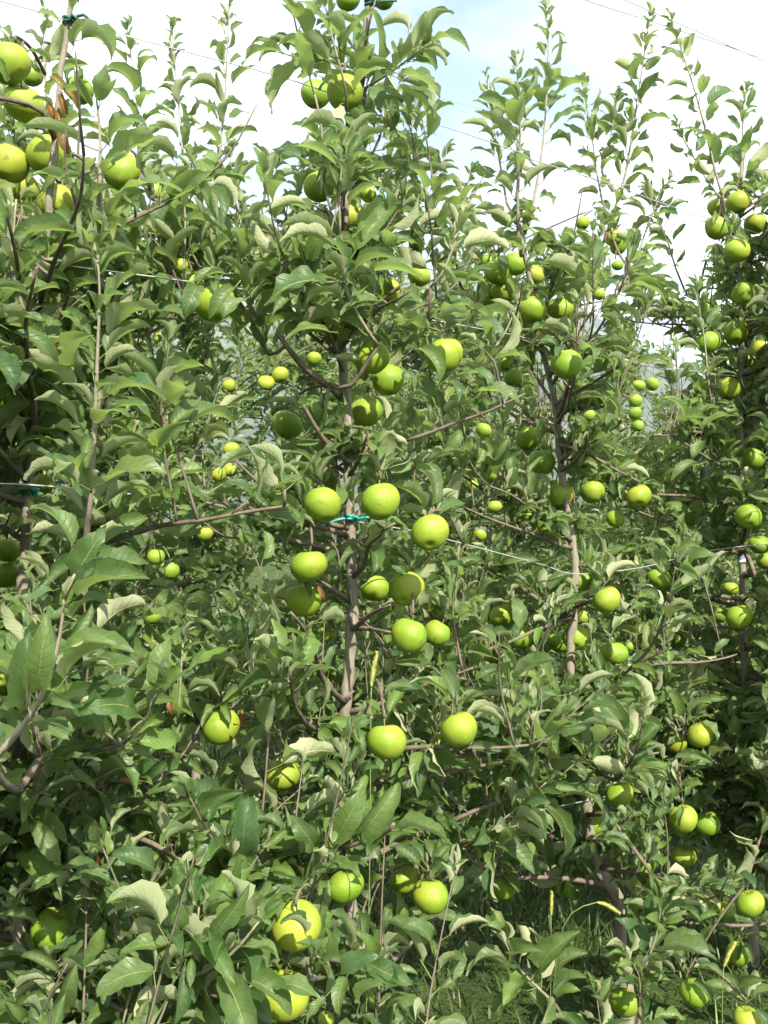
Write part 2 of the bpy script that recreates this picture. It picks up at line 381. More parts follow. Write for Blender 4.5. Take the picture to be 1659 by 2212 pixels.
def build_grass():
    n = 70000
    x = rng.uniform(-2.2, 5.5, n); y = rng.uniform(1.3, 9.0, n)
    keep = np.abs(x) < 0.45 * y + 0.6; x, y = x[keep], y[keep]; n = len(x)
    clump = fbm(x * 3, y * 3, 3, 9)
    h = rng.uniform(0.035, 0.12, n) * (1 + 0.5 * np.clip(clump, -0.8, 1.5)); th = rng.uniform(0, 6.283, n); w = rng.uniform(0.0015, 0.006, n); ln = rng.uniform(0.02, 0.12, n)
    z = ground_z(x, y) - 0.01
    dx, dy = np.cos(th), np.sin(th)
    V = np.zeros((n, 7, 3))
    for k, (fh, fl, fw) in enumerate([(0, 0, 1), (0.45, 0.2, 0.9), (0.8, 0.55, 0.6)]):
        for s, e in ((0, -1), (1, 1)):
            V[:, 2 * k + s, 0] = x + dx * ln * fl - dy * w * fw * e; V[:, 2 * k + s, 1] = y + dy * ln * fl + dx * w * fw * e; V[:, 2 * k + s, 2] = z + h * fh
    V[:, 6, 0] = x + dx * ln; V[:, 6, 1] = y + dy * ln; V[:, 6, 2] = z + h
    b = (np.arange(n) * 7)[:, None]
    q = np.concatenate([b + [0, 1, 3, 2], b + [2, 3, 5, 4]]); t = b + [4, 5, 6]
    var = np.repeat(rng.random(n), 7)
    me = mesh_np('grass', V.reshape(-1, 3), t, q, var=var)
    m, nt, out = new_mat('grass_blades')
    at = nt.nodes.new('ShaderNodeAttribute'); at.attribute_name = 'var'
    c = mixc(nt, at.outputs['Fac'], (0.028, 0.062, 0.012), (0.07, 0.11, 0.024))
    c = mixc(nt, maprange(nt, at.outputs['Fac'], 0.92, 1, 0, 0.8), c, (0.25, 0.22, 0.09))
    p = nt.nodes.new('ShaderNodeBsdfPrincipled'); nt.links.new(c, p.inputs['Base Color']); p.inputs['Roughness'].default_value = 0.5
    tr = nt.nodes.new('ShaderNodeBsdfTranslucent'); nt.links.new(c, tr.inputs['Color']); ms = nt.nodes.new('ShaderNodeMixShader'); ms.inputs[0].default_value = 0.3
    nt.links.new(p.outputs[0], ms.inputs[1]); nt.links.new(tr.outputs[0], ms.inputs[2]); nt.links.new(ms.outputs[0], out.inputs[0])
    tag(add('grass', me, m), 'short green grass under the apple trees', 'grass', kind='stuff')
build_grass()

# ------------------------------------------------------------------ leaf shapes
def leaf_template(seed, nl, us, serr=True, curl=None):
    r = np.random.default_rng(seed)
    Lb = 0.085; W = Lb * r.uniform(0.175, 0.285); pet = r.uniform(0.018, 0.03)
    bend = r.uniform(0.6, 1.9) if curl is None else curl; bpow = r.uniform(1.0, 1.8)
    fold = r.uniform(0.35, 1.05); twist = r.normal(0, 0.45); wa = r.uniform(0.05, 0.24); wk = r.uniform(1.4, 3.0); ph = r.uniform(0, 6.28, 2)
    side = r.normal(0, 0.25); rollup = r.uniform(-0.4, 1.3)
    bite = (r.uniform(0.25, 0.8), r.choice([-1, 1]), 0.13 if r.random() < 0.3 else -1, r.uniform(0.55, 0.75))
    vs_ = np.linspace(0, 1, nl + 1); th = 0.25 - bend * vs_ ** bpow
    ds = Lb / nl
    cx = pet + np.concatenate([[0], np.cumsum(np.cos(0.5 * (th[1:] + th[:-1])))]) * ds
    cz = 0.002 + np.concatenate([[0], np.cumsum(np.sin(0.5 * (th[1:] + th[:-1])))]) * ds
    cyy = side * (vs_ ** 2) * Lb * 0.5
    wprof = np.sin(np.pi * np.clip(vs_, 0, 1) ** 0.86) ** 0.72 * (1 - 0.28 * vs_ ** 3); wprof[0] = 0.03; wprof[-1] = 0.0
    ac = np.clip((vs_ - 0.86) / 0.14, 0, 1); wprof = wprof * (1 - 0.35 * ac * (1 - ac) * 2)
    V = []; UV = []
    for i, v in enumerate(vs_):
        tx, tz = math.cos(th[i]), math.sin(th[i]); nx, nz = -tz, tx
        for u in us:
            w = W * wprof[i]
            if serr and abs(u) == 1 and 0 < i < nl: w *= 1.0 + (0.06 if i % 2 else -0.045)
            if bite[0] < v < bite[0] + bite[2] and u * bite[1] > 0.9: w *= bite[3]
            f = fold * (1 - 0.35 * v)
            y = u * w * math.cos(f * abs(u)); z = abs(u) * w * math.sin(f) + wa * W * u * u * math.sin(6.283 * wk * v + ph[0 if u > 0 else 1])
            # margins roll up on some leaves, down on others
            z += rollup * w * max(0, abs(u) - 0.45) ** 1.5
            y *= 1 - 0.35 * abs(rollup) * max(0, abs(u) - 0.45)
            a = twist * v; y, z = y * math.cos(a) - z * math.sin(a), y * math.sin(a) + z * math.cos(a)
            V.append((cx[i] + nx * z, cyy[i] + y, cz[i] + nz * z)); UV.append((0.5 + 0.5 * u, v))
    m = len(us); Q = []
    for i in range(nl):
        for k in range(m - 1):
            a = i * m + k; Q.append((a, a + m, a + m + 1, a + 1))     # front side faces +z
    # petiole: a thin three sided stalk
    o = len(V); rp = 0.0009
    for (px_, pz, rr) in ((0.0, 0.0, rp * 1.3), (pet + 0.004, 0.002, rp)):
        for k in range(3):
            a = 2.094 * k; V.append((px_, rr * math.cos(a), pz + rr * math.sin(a) - 0.0004)); UV.append((0.5, 0.0))
    for k in range(3):
        k2 = (k + 1) % 3; Q.append((o + k, o + k2, o + 3 + k2, o + 3 + k))
    return np.array(V), np.array(Q), np.array(UV)
NV = 40
SAMP = []
FINE = [leaf_template(100 + i, 12, (-1, -0.55, 0, 0.55, 1)) for i in range(NV)]
MED = [leaf_template(100 + i, 8, (-1, -0.6, 0, 0.6, 1), True) for i in range(NV)]
COARSE = [leaf_template(100 + i, 5, (-1, 0, 1), False) for i in range(NV)]
LEAF_MESH = []
SAMP = np.array([[v[5 * i + k] for i, k in ((3, 2), (6, 2), (9, 2), (12, 2), (4, 0), (4, 4), (7, 0), (7, 4), (10, 0), (10, 4))] for v, q, uv in FINE])   # points spread over each leaf
for i, (v, q, uv) in enumerate(FINE):
    me = mesh_np('leaf', v, quads=q, uv=uv, var=np.full(len(v), rng.random())); me.materials.append(M_LEAF); LEAF_MESH.append(me)
DRY_MESH = []
for i in range(4):
    v, q, uv = leaf_template(900 + i, 10, (-1, -0.5, 0, 0.5, 1), True, curl=1.3 + 0.5 * i)
    me = mesh_np('dried_leaf', v, quads=q, uv=uv, var=np.full(len(v), rng.random())); me.materials.append(M_DRY); DRY_MESH.append(me)

SKX = [-200, 0, 60, 180, 250, 420, 590, 605, 640, 660, 940, 990, 1000, 1060, 1100, 1140, 1200, 1250, 1300, 1350, 1400, 1440, 1470, 1520, 1545, 1580, 1659, 1900]
SKY = [20, 20, 130, 215, 300, 320, 300, 60, 20, -300, -300, 230, 425, 430, 410, 440, 490, 470, 430, 450, 540, 600, 640, 560, 430, 370, 330, 300]
LEAF = 1.0                                   # size of the leaves on these trees
def inside(p, m=45):
    q = proj(p); return q[1] > np.interp(q[0], SKX, SKY) + m
# ------------------------------------------------------------------ where the fruit hangs
# x, y, diameter in pixels, yellowness 0..1, tilt ('' hanging, 'c' calyx to the camera, 's' stem hollow to the camera), tree, label [, clear 0/1]
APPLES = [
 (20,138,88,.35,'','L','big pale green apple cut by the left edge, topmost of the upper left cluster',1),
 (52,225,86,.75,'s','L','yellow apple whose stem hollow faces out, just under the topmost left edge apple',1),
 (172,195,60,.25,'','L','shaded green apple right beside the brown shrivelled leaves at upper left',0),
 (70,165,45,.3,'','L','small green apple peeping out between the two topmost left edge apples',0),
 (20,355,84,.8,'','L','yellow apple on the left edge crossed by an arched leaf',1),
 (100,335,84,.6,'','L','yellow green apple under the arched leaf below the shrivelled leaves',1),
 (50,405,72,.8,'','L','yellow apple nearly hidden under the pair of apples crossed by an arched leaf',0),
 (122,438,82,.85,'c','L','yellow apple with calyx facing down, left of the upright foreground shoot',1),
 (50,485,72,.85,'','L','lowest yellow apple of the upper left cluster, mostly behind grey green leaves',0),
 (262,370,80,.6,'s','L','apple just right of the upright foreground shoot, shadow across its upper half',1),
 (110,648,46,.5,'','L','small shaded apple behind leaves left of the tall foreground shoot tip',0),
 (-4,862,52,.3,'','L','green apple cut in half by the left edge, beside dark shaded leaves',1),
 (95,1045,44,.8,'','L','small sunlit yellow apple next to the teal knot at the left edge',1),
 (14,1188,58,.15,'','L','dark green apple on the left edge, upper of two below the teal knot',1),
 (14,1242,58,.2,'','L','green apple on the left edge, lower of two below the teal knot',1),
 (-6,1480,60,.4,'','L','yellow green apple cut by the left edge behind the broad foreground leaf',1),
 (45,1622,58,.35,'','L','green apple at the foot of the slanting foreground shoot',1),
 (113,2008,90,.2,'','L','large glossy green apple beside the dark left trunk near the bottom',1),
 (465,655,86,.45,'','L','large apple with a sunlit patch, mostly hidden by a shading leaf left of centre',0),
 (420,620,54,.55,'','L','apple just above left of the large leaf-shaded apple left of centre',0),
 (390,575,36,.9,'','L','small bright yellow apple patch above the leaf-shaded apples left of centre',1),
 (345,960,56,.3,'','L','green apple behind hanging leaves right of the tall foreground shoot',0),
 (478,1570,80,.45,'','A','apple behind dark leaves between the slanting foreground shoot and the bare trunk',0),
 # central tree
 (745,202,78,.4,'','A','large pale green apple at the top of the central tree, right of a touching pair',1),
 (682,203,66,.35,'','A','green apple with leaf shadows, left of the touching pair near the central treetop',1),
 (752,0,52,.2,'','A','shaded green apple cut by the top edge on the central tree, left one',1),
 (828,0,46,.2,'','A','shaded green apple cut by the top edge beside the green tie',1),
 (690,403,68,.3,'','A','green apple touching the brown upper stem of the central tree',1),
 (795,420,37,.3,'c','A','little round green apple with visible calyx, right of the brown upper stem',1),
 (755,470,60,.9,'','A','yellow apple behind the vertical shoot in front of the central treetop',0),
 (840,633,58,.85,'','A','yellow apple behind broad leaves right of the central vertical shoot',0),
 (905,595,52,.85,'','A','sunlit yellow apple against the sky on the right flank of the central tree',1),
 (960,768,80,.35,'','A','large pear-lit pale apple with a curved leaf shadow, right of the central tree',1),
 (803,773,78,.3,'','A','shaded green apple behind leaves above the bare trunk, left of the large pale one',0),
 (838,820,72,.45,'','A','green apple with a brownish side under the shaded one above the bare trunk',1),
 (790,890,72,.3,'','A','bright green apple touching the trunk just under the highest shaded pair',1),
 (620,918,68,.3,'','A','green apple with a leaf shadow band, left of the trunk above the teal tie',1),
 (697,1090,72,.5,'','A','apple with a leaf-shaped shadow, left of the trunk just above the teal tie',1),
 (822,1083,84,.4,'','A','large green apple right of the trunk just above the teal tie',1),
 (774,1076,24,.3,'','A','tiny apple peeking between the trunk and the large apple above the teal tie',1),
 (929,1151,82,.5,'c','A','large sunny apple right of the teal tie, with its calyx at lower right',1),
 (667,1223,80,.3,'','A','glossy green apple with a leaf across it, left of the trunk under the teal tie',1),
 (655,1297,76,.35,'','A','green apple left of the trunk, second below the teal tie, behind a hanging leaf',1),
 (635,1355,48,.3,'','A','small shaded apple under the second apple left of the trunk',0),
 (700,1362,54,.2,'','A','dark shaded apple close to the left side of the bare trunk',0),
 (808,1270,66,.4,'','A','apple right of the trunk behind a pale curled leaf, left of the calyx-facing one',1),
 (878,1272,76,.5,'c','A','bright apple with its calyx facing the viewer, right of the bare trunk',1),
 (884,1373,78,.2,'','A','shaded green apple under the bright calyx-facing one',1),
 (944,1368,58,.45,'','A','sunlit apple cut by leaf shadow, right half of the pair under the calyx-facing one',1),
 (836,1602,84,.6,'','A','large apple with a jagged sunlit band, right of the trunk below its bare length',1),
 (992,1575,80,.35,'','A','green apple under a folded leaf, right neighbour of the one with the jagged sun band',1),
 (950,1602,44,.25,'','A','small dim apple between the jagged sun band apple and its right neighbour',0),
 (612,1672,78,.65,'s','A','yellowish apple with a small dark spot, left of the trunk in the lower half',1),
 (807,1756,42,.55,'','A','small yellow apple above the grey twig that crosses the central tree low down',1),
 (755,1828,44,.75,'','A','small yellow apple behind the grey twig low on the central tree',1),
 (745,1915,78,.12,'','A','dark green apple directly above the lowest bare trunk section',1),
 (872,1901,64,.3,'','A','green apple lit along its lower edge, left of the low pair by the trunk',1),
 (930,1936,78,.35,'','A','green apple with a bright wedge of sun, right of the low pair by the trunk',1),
 (640,2000,106,.8,'s','A','biggest yellow apple, with a brown spot and its hollow in view near the bottom',1),
 (612,2150,110,.75,'','A','sunlit yellow apple at the bottom behind large leaves, under the biggest one',1),
 (368,2202,42,.8,'','A','yellow apple cut by the bottom edge, left of the large bottom leaves',1),
 (705,2203,36,.6,'','A','small apple cut by the bottom edge near the trunk foot',1),
 # second tree
 (1112,570,52,.4,'','B','pale green apple highest in the cluster against the sky on the second trunk',1),
 (1072,588,54,.35,'','B','green apple left behind the highest of the sky cluster',1),
 (1057,566,38,.45,'','B','small apple with a reddish spot at the left of the sky cluster',1),
 (1157,593,44,.7,'','B','yellow apple behind a leaf at the right of the sky cluster',1),
 (1088,630,54,.5,'','B','apple with a dark bruise in the middle of the sky cluster',1),
 (1050,640,50,.3,'','B','shaded apple left behind the bruised apple',0),
 (1150,670,62,.25,'','B','green shaded apple at the bottom of the sky cluster, left of the striped shadow one',1),
 (1212,667,58,.35,'','B','green apple with a curved shadow at the lower right end of the sky cluster',1),
 (1224,787,68,.35,'','B','flattened green apple right of the brown trunk, crossed by a thin twig',1),
 (1235,822,42,.4,'','B','small apple hidden under the flattened one right of the brown trunk',0),
 (1092,785,36,.3,'','B','small shaded apple left of the brown trunk at twig height',0),
 (1107,815,38,.15,'','B','dark small apple left of the brown trunk below twig height',1),
 (1140,948,54,.15,'','B','round shaded apple left of the brown trunk, hanging free',1),
 (1170,998,58,.12,'','B','dark apple half covered by leaves close left of the brown trunk',1),
 (1065,1025,54,.45,'','B','pale apple behind a white-backed leaf, left of the second trunk',0),
 (1210,1070,58,.2,'','B','leftmost apple of a row of three, behind a pale leaf by the second trunk',1),
 (1280,1063,52,.35,'','B','middle apple of the row of three by the second trunk, under a hanging leaf',1),
 (1380,1072,54,.55,'c','B','round sunny apple with visible calyx at the right of the row of three',1),
 (1329,1121,40,.45,'','B','small apple in leaf shade below the row of three',1),
 (1257,1258,46,.3,'','B','green apple under grey leaves beside the second trunk, above left of a round bright one',1),
 (1310,1296,60,.45,'','B','round bright green apple right of the second trunk, no leaf on it',1),
 (1257,1333,32,.6,'','B','small yellow apple behind the second trunk bend',1),
 (1244,1378,58,.3,'c','B','green apple with a sunlit hollow in front of the second trunk',1),
 (1207,1388,48,.2,'','B','shaded apple left behind the one in front of the second trunk',1),
 (1327,1411,58,.35,'','B','green apple with a heart-shaped leaf shadow, right of the second trunk',1),
 (1360,1396,26,.5,'','B','tiny apple right behind the heart-shadowed apple',0),
 (1085,1329,56,.3,'','B','green apple with a leaf shadow hanging free in the dark gap, upper one',1),
 (1124,1376,58,.25,'','B','shaded apple with a dark calyx at its right side in the dark gap',1),
 (1062,1422,36,.1,'','B','small dark green apple lowest in the gap left of the second trunk',1),
 (1302,1619,38,.3,'','B','small shaded apple by the cut pale branch stub of the second tree',0),
 (1338,1717,60,.35,'','B','oval apple with a leaf shadow over its middle, right of the kinked trunk top',1),
 (1284,1778,58,.3,'','B','apple half covered by an arched leaf beside the kinked trunk, right of a hidden one',1),
 (1215,1790,50,.2,'','B','dim apple under the arched leaves left of the kinked trunk',0),
 (1390,1868,54,.15,'','B','dim apple behind the slanting bare twig right of the kinked trunk',0),
 (1090,1914,60,.12,'','B','dark shaded apple behind hanging leaves left of the kinked trunk',0),
 (1219,1919,40,.1,'','B','very dim apple in the shade close left of the kinked trunk',0),
 (1349,2165,64,.25,'','B','shaded apple near the bottom edge split by a dark leaf, above the grass',1),
 # third tree
 (1594,437,50,.6,'','C','yellow green apple at the top of the cluster right against the sky',1),
 (1552,450,48,.5,'','C','apple at the top left of the right sky cluster, touching the top one',1),
 (1548,492,52,.4,'','C','shaded apple at the left of the right sky cluster',1),
 (1632,483,48,.6,'','C','yellow apple at the right end of the right sky cluster',1),
 (1592,542,54,.5,'','C','lowest apple of the right sky cluster',1),
 (1607,635,50,.5,'','C','single pale apple by the right edge, under the right sky cluster',1),
 (1525,668,42,.5,'','C','apple in leaf shade left of the right trunk near the sky gap',0),
 (1590,718,50,.55,'','C','oval sunlit apple near the right edge, above the twisted double wire',1),
 (1530,740,52,.3,'','C','shaded apple in the leaves just above the twisted double wire',1),
 (1637,753,38,.7,'','C','yellow apple at the right edge, level with the twisted double wire',1),
 (1607,780,38,.6,'','C','half hidden apple just over the twisted wire end',0),
 (1534,808,24,.5,'','C','tiny apple just below the twisted double wire',1),
 (1575,840,50,.55,'','C','sunlit apple under the twisted double wire near the right edge',1),
 (1627,990,50,.4,'','C','green apple at the right edge with a lit right flank, above a dark one',1),
 (1617,1116,56,.2,'c','C','dark green apple near the right edge, just above the blue band',1),
 (1490,1115,46,.45,'','C','apple with a twig across its top, left of the dark one near the right edge',1),
 (1640,1176,46,.15,'','C','very dark apple at the right edge beside the brown twig',1),
 (1654,1211,40,.6,'','C','yellow apple cut by the right edge, behind the brown twig',1),
 (1424,1250,50,.2,'','C','shaded apple under the short wire piece left of the blue banded trunk',1),
 (1579,1271,32,.7,'','C','small sunlit apple touching the blue banded trunk at its left',1),
 (1597,1333,56,.15,'','C','dark round apple in front of the pale banded trunk',1),
 (1556,1328,36,.2,'','C','dim apple left behind the dark one on the pale banded trunk',0),
 (1464,1383,38,.15,'','C','narrow dim apple hanging alone left of the pale banded trunk',1),
 (1399,1413,26,.25,'','C','small blurred apple in shade between the second and third trunks',0),
 (1457,1604,52,.5,'','C','apple behind a pale dried flower tip, left of the bright yellow one low right',1),
 (1513,1587,56,.85,'','C','bright yellow apple with a leaf shadow under it, low right',1),
 (1476,1769,62,.3,'','C','round green apple low right, left one of a pair below the bright yellow one',1),
 (1528,1779,54,.35,'','C','green apple low right with a dark leaf bite, right one of a pair',1),
 (1478,1850,52,.3,'','C','apple under the low right pair behind a pointed leaf',1),
 (1620,1952,62,.4,'','C','green apple at the lower right edge crossed by a hanging leaf',1),
 (1562,1969,46,.15,'','C','dim apple left of the lower right edge apple',1),
 (1500,2145,62,.2,'','C','green apple near the bottom right with a pale leaf on its right side',1),
 (1615,2204,60,.8,'','C','yellow apple cut by the bottom edge at lower right',1),
 (1595,2060,52,.1,'','C','dim apple in deep shade behind the lower right grass head',0),
 # behind
 (575,827,37,.55,'','2','pale apple in the row behind, left of the central tree, second from the twig fork',1),
 (605,810,37,.6,'','2','sunlit apple in the row behind, directly left under the twig fork',1),
 (495,833,32,.55,'','2','apple in the row behind, leftmost of three left of the twig fork',1),
 (678,775,32,.6,'','2','apple in the row behind, seen just over the twig fork',1),
 (340,730,22,.7,'','2','tiny yellow apple far behind, right of the tall foreground shoot',1),
 (500,972,36,.75,'','2','yellow apple in the row behind, beside a withered pale leaf',1),
 (473,1025,34,.7,'','2','yellow apple in the row behind, under the withered pale leaf, left of a dimmer one',1),
 (497,1015,30,.55,'','2','dimmer apple in the row behind, touching the yellow one under the withered leaf',1),
 (415,950,26,.5,'','2','small apple in the row behind, left of the withered pale leaf',1),
 (395,1025,30,.5,'','2','small apple in the row behind, above the wire left of centre',0),
 (337,1203,38,.1,'','2','dark green apple in deep shade left of centre, upper left of three',1),
 (362,1198,28,.1,'','2','small dark green apple in deep shade left of centre, upper right of three',1),
 (367,1232,42,.1,'','2','dark green apple in deep shade left of centre, lowest of three',1),
 (443,1153,36,.45,'','2','lit apple in the row behind, just under the wire left of centre',1),
 (330,1330,42,.1,'','2','very dark apple in the shade below the dark trio',0),
 (400,378,32,.5,'','2','small apple high behind the left shoots, just under the sky line',0),
 (335,415,40,.5,'','2','yellowish apple behind the left shoots, right of the shadow-halved one',0),
 (1409,830,29,.4,'','2','small shaded apple far behind, right one at the top of the hanging chain',1),
 (1380,833,28,.5,'','2','small lit apple far behind, top left of the hanging chain',1),
 (1372,865,30,.3,'','2','second apple down the hanging chain far behind, against the hazy hill',1),
 (1372,893,28,.3,'','2','third apple down the hanging chain far behind',1),
 (1377,920,28,.35,'','2','lowest apple of the hanging chain far behind',1),
 (1324,513,40,.6,'c','2','yellow apple against the sky between the second and third trees, upper one',1),
 (1336,532,36,.65,'','2','yellow apple against the sky between the second and third trees, lower one',1),
 (1334,573,26,.6,'','2','small yellow apple under the sky pair between the second and third trees',1),
 (1259,482,30,.4,'','2','small green apple among shoots right of the sky cluster',1),
 (1294,636,26,.5,'','2','small apple at the edge of the sky cluster leaves, right of it',1),
 (1045,930,34,.5,'','2','sunlit apple in the row behind, left of the free hanging shaded one',1),
 (1019,1048,30,.4,'','2','small apple far behind the leaves right of the large teal tie apple',0),
 (1274,898,28,.35,'','2','small apple far behind, right of the second trunk',1),
 (1067,1095,34,.45,'','2','lit apple in the row behind, below the white-backed leaf',1),
 (1092,1063,32,.4,'','2','small apple in the row behind, above the one below the white-backed leaf',0),
 (1037,1156,28,.4,'','2','small apple in the row behind, right of the wire end at centre',1),
 (1174,1138,30,.4,'','2','small apple in the row behind, partly behind a pale leaf at centre right',0),
 (1142,1113,30,.4,'','2','small apple in the row behind, left of the pale leaf at centre right',0),
]
# front tree depths at a given pixel column
TD = {'L': 1.78, 'A': 2.12, 'B': 2.72, 'C': 3.2}
APPLE_AT = []
for ent in APPLES:
    x, y, d, yel, tilt, key, label, clear = ent
    if key == '2':
        dep = 0.074 * F / d if d > 24 else 6.4
        dep = float(np.clip(dep, 4.0, 6.6))
        lo = row_depth(x, 2.75); dep = float(np.clip(dep, lo - 1.3, lo + 0.6))
        if y < 600 and x > 1000: dep = 3.6
        elif y < 600: dep = 3.4
    else:
        dep = float(np.clip(0.074 * F / d, TD[key] - 0.55, TD[key] + 0.30))
        if d > 100: dep = 1.62
    dia = d * dep / F * 1.02
    if (x, y) == (697, 1090): dep = 2.0
    p = P(x, y, dep)
    APPLE_AT.append((p, dia, yel, tilt, key, label, clear, x, y, d))
# keep neighbours from running into each other: push the smaller one a little away along the depth
APPLE_AT = [list(a) for a in APPLE_AT]
for _ in range(6):
    for i in range(len(APPLE_AT)):
        for j in range(i):
            a, b = APPLE_AT[i], APPLE_AT[j]
            gap = np.linalg.norm(a[0] - b[0]) - 0.5 * (a[1] + b[1]) * 0.93
            if gap < 0:
                k = a if a[1] * 1.0 <= b[1] else b
                sgn = 1 if k[0][1] >= (b if k is a else a)[0][1] else -1
                s = 1 + (-gap + 0.004) / k[0][1] * sgn
                eye = np.array([0, 0, EYE]); k[0] = eye + (k[0] - eye) * s; k[1] *= s

A_P = np.array([a[0] for a in APPLE_AT]); A_D = np.array([a[1] for a in APPLE_AT]); A_S = np.array([proj(a[0]) for a in APPLE_AT]); A_R = A_D / 2 * F / A_S[:, 2]; A_CL = np.array([a[6] for a in APPLE_AT])
BARE = [(732, 1370, 775, 1545, 2.05), (742, 1195, 778, 1375, 2.05), (735, 1935, 805, 2060, 2.05), (738, 1040, 772, 1200, 2.05), (1275, 1860, 1352, 2010, 2.62), (1586, 1195, 1622, 1320, 3.1), (1594, 1365, 1624, 1480, 3.1), (1215, 1425, 1248, 1500, 2.65), (1165, 760, 1215, 880, 2.65)]
def blocked(path):
    """index of the first point of a path that would grow across ripe fruit or the bare trunk, else None"""
    q = proj(path)
    hit = ((np.hypot(q[:, None, 0] - A_S[None, :, 0], q[:, None, 1] - A_S[None, :, 1]) < A_R[None] * 0.95) & (q[:, None, 2] < A_S[None, :, 2]) & (A_CL[None] > 0)).any(1)
    for x0, y0, x1, y1, dp in BARE: hit |= (q[:, 0] > x0) & (q[:, 0] < x1) & (q[:, 1] > y0) & (q[:, 1] < y1) & (q[:, 2] < dp)
    w = np.where(hit)[0]; return int(w[0]) if len(w) else None
# ------------------------------------------------------------------ trees: structure first, leaves gathered and built later
LIGHT_UP = np.array([SUN_DIR.x * 0.45, SUN_DIR.y * 0.45, 1.0])
class Tree:
    def __init__(s, base, label, group, name='apple_tree', detail=2):
        s.base = np.array(base, float); s.root = empty(name, base); tag(s.root, label, 'apple tree', group)
        s.leaves = []; s.pts = []; s.detail = detail; s.twigs = MB()
    def leaf(s, p, d, size, hand=False, droop=0.0):
        d = unit(d + np.array([0, 0, -droop]))
        up = LIGHT_UP + rng.normal(0, 0.55, 3)
        n = up - d * (up @ d)
        n = unit(n)
        s.leaves.append((p, d, n, size * LEAF, int(rng.integers(NV)), hand))
    def rosette(s, p, axis, n, size, hand=False, spread=(0.75, 1.45)):
        axis = unit(axis); a = unit(np.cross(axis, [0.3, 0.2, 0.9])); b = np.cross(axis, a); t0 = rng.uniform(0, 6.28)
        for k in range(n):
            t = t0 + k * 2.4 + rng.normal(0, 0.25); e = rng.uniform(*spread)
            d = axis * math.cos(e) + (a * math.cos(t) + b * math.sin(t)) * math.sin(e)
            s.leaf(p + axis * rng.uniform(-0.006, 0.006), d + np.array([0, 0, 0.15]), size * rng.uniform(0.62, 1.12), hand)
    def stick(s, path, r0, r1, name, mat, sides=6, wob=0.0, own=True, label=None):
        rad = np.linspace(r0, r1, len(path))
        s.pts.append(path)
        if own:
            o = MB().tube(path, rad, sides, wob=wob).build(name, mat, s.root)
            if label: o['label'] = label
            return o
        s.twigs.tube(path, rad, sides)
    def shoot(s, ctrl, r0=0.0038, r1=0.0014, size=1.0, spacing=0.026, hand=False, own=True, start=0.0, mat=None, jit=0.0):
        path = smooth_path(ctrl, step=0.02)
        if not hand and blocked(path) is not None: return
        s.stick(path, r0, r1, 'shoot', mat or M_SHOOT, 5, own=own)
        seg = np.linalg.norm(np.diff(path, axis=0), axis=1); cum = np.concatenate([[0], np.cumsum(seg)]); T = cum[-1]
        q = start + 0.01; t = rng.uniform(0, 6.28)
        while q < T:
            p = np.array([np.interp(q, cum, path[:, k]) for k in range(3)]); q2 = min(q + 0.01, T); q1 = max(q - 0.01, 0)
            ax = unit([np.interp(q2, cum, path[:, k]) - np.interp(q1, cum, path[:, k]) for k in range(3)])
            a = unit(np.cross(ax, [0.2, 0.97, 0.1])); b = np.cross(ax, a)
            f = q / T; e = 1.05 - 0.55 * f ** 3 + rng.normal(0, 0.14)
            d = ax * math.cos(e) + (a * math.cos(t) + b * math.sin(t)) * math.sin(e)
            sz = size * (0.72 + 0.5 * math.sin(math.pi * min(1, f * 0.95 + 0.12)) - 0.30 * f ** 4) * rng.uniform(0.68, 1.18)
            s.leaf(p, d, sz, hand)
            t += 2.4 + rng.normal(0, 0.2); q += spacing * rng.uniform(0.5, 1.5) * (1.0 - 0.4 * f ** 2)
        ax = unit(path[-1] - path[-3])
        s.rosette(path[-1], ax, 3, size * 0.5, hand, (0.15, 0.6))
    def lateral(s, start, az, elev, length, r, size=1.0, own=True, spur=0.037, upright=0.36, n_ros=(5, 9), shoot_len=(0.14, 0.40)):
        d = np.array([math.cos(az) * math.cos(elev), math.sin(az) * math.cos(elev), math.sin(elev)])
        p = start.copy(); pts = [p.copy()]
        n = max(3, int(length / 0.07)); sag = rng.uniform(-0.05, 0.10)
        for k in range(n):
            d = unit(d + rng.normal(0, 0.10, 3) + np.array([0, 0, -sag * 0.4 if k < n * 0.7 else 0.06]))
            p = p + d * (length / n)
            if not inside(p, 60 if s.detail == 2 else 110): break
            pts.append(p.copy())
        if len(pts) < 3: return
        path = smooth_path(pts, step=0.03); bk = blocked(path)
        if bk is not None: path = path[:bk]
        if len(path) < 5: return
        s.stick(path, r, r * 0.35, 'branch', M_TWIG, 6, own=own)
        seg = np.linalg.norm(np.diff(path, axis=0), axis=1); cum = np.concatenate([[0], np.cumsum(seg)]); T = cum[-1]
        q = 0.03
        while q < T:
            c = np.array([np.interp(q, cum, path[:, k]) for k in range(3)])
            ax = unit([rng.normal(0, 0.7), rng.normal(0, 0.7) - 0.2, 0.75])
            if rng.random() < upright * (0.5 + q / T) and inside(c, 130):
                h = rng.uniform(*shoot_len); lean = unit([rng.normal(0, 0.25), rng.normal(0, 0.25), 1.0])
                while h > 0.06 and not inside(c + lean * h, 60 if s.detail == 2 else 110): h *= 0.7
                s.shoot([c, c + lean * h * 0.5 + rng.normal(0, 0.01, 3), c + lean * h + rng.normal(0, 0.02, 3)], 0.0028, 0.0012, size * 0.95, own=False, spacing=0.024)
            else:
                e = c + ax * rng.uniform(0.01, 0.035)
                if blocked(np.array([c, e])) is not None: q += 0.02; continue
                s.twigs.tube(np.array([c, (c + e) / 2 + rng.normal(0, 0.002, 3), e]), [0.0032, 0.0028, 0.0024], 4)
                s.rosette(e, ax, int(rng.integers(*n_ros)), size)
            q += spur * rng.uniform(0.7, 1.3)
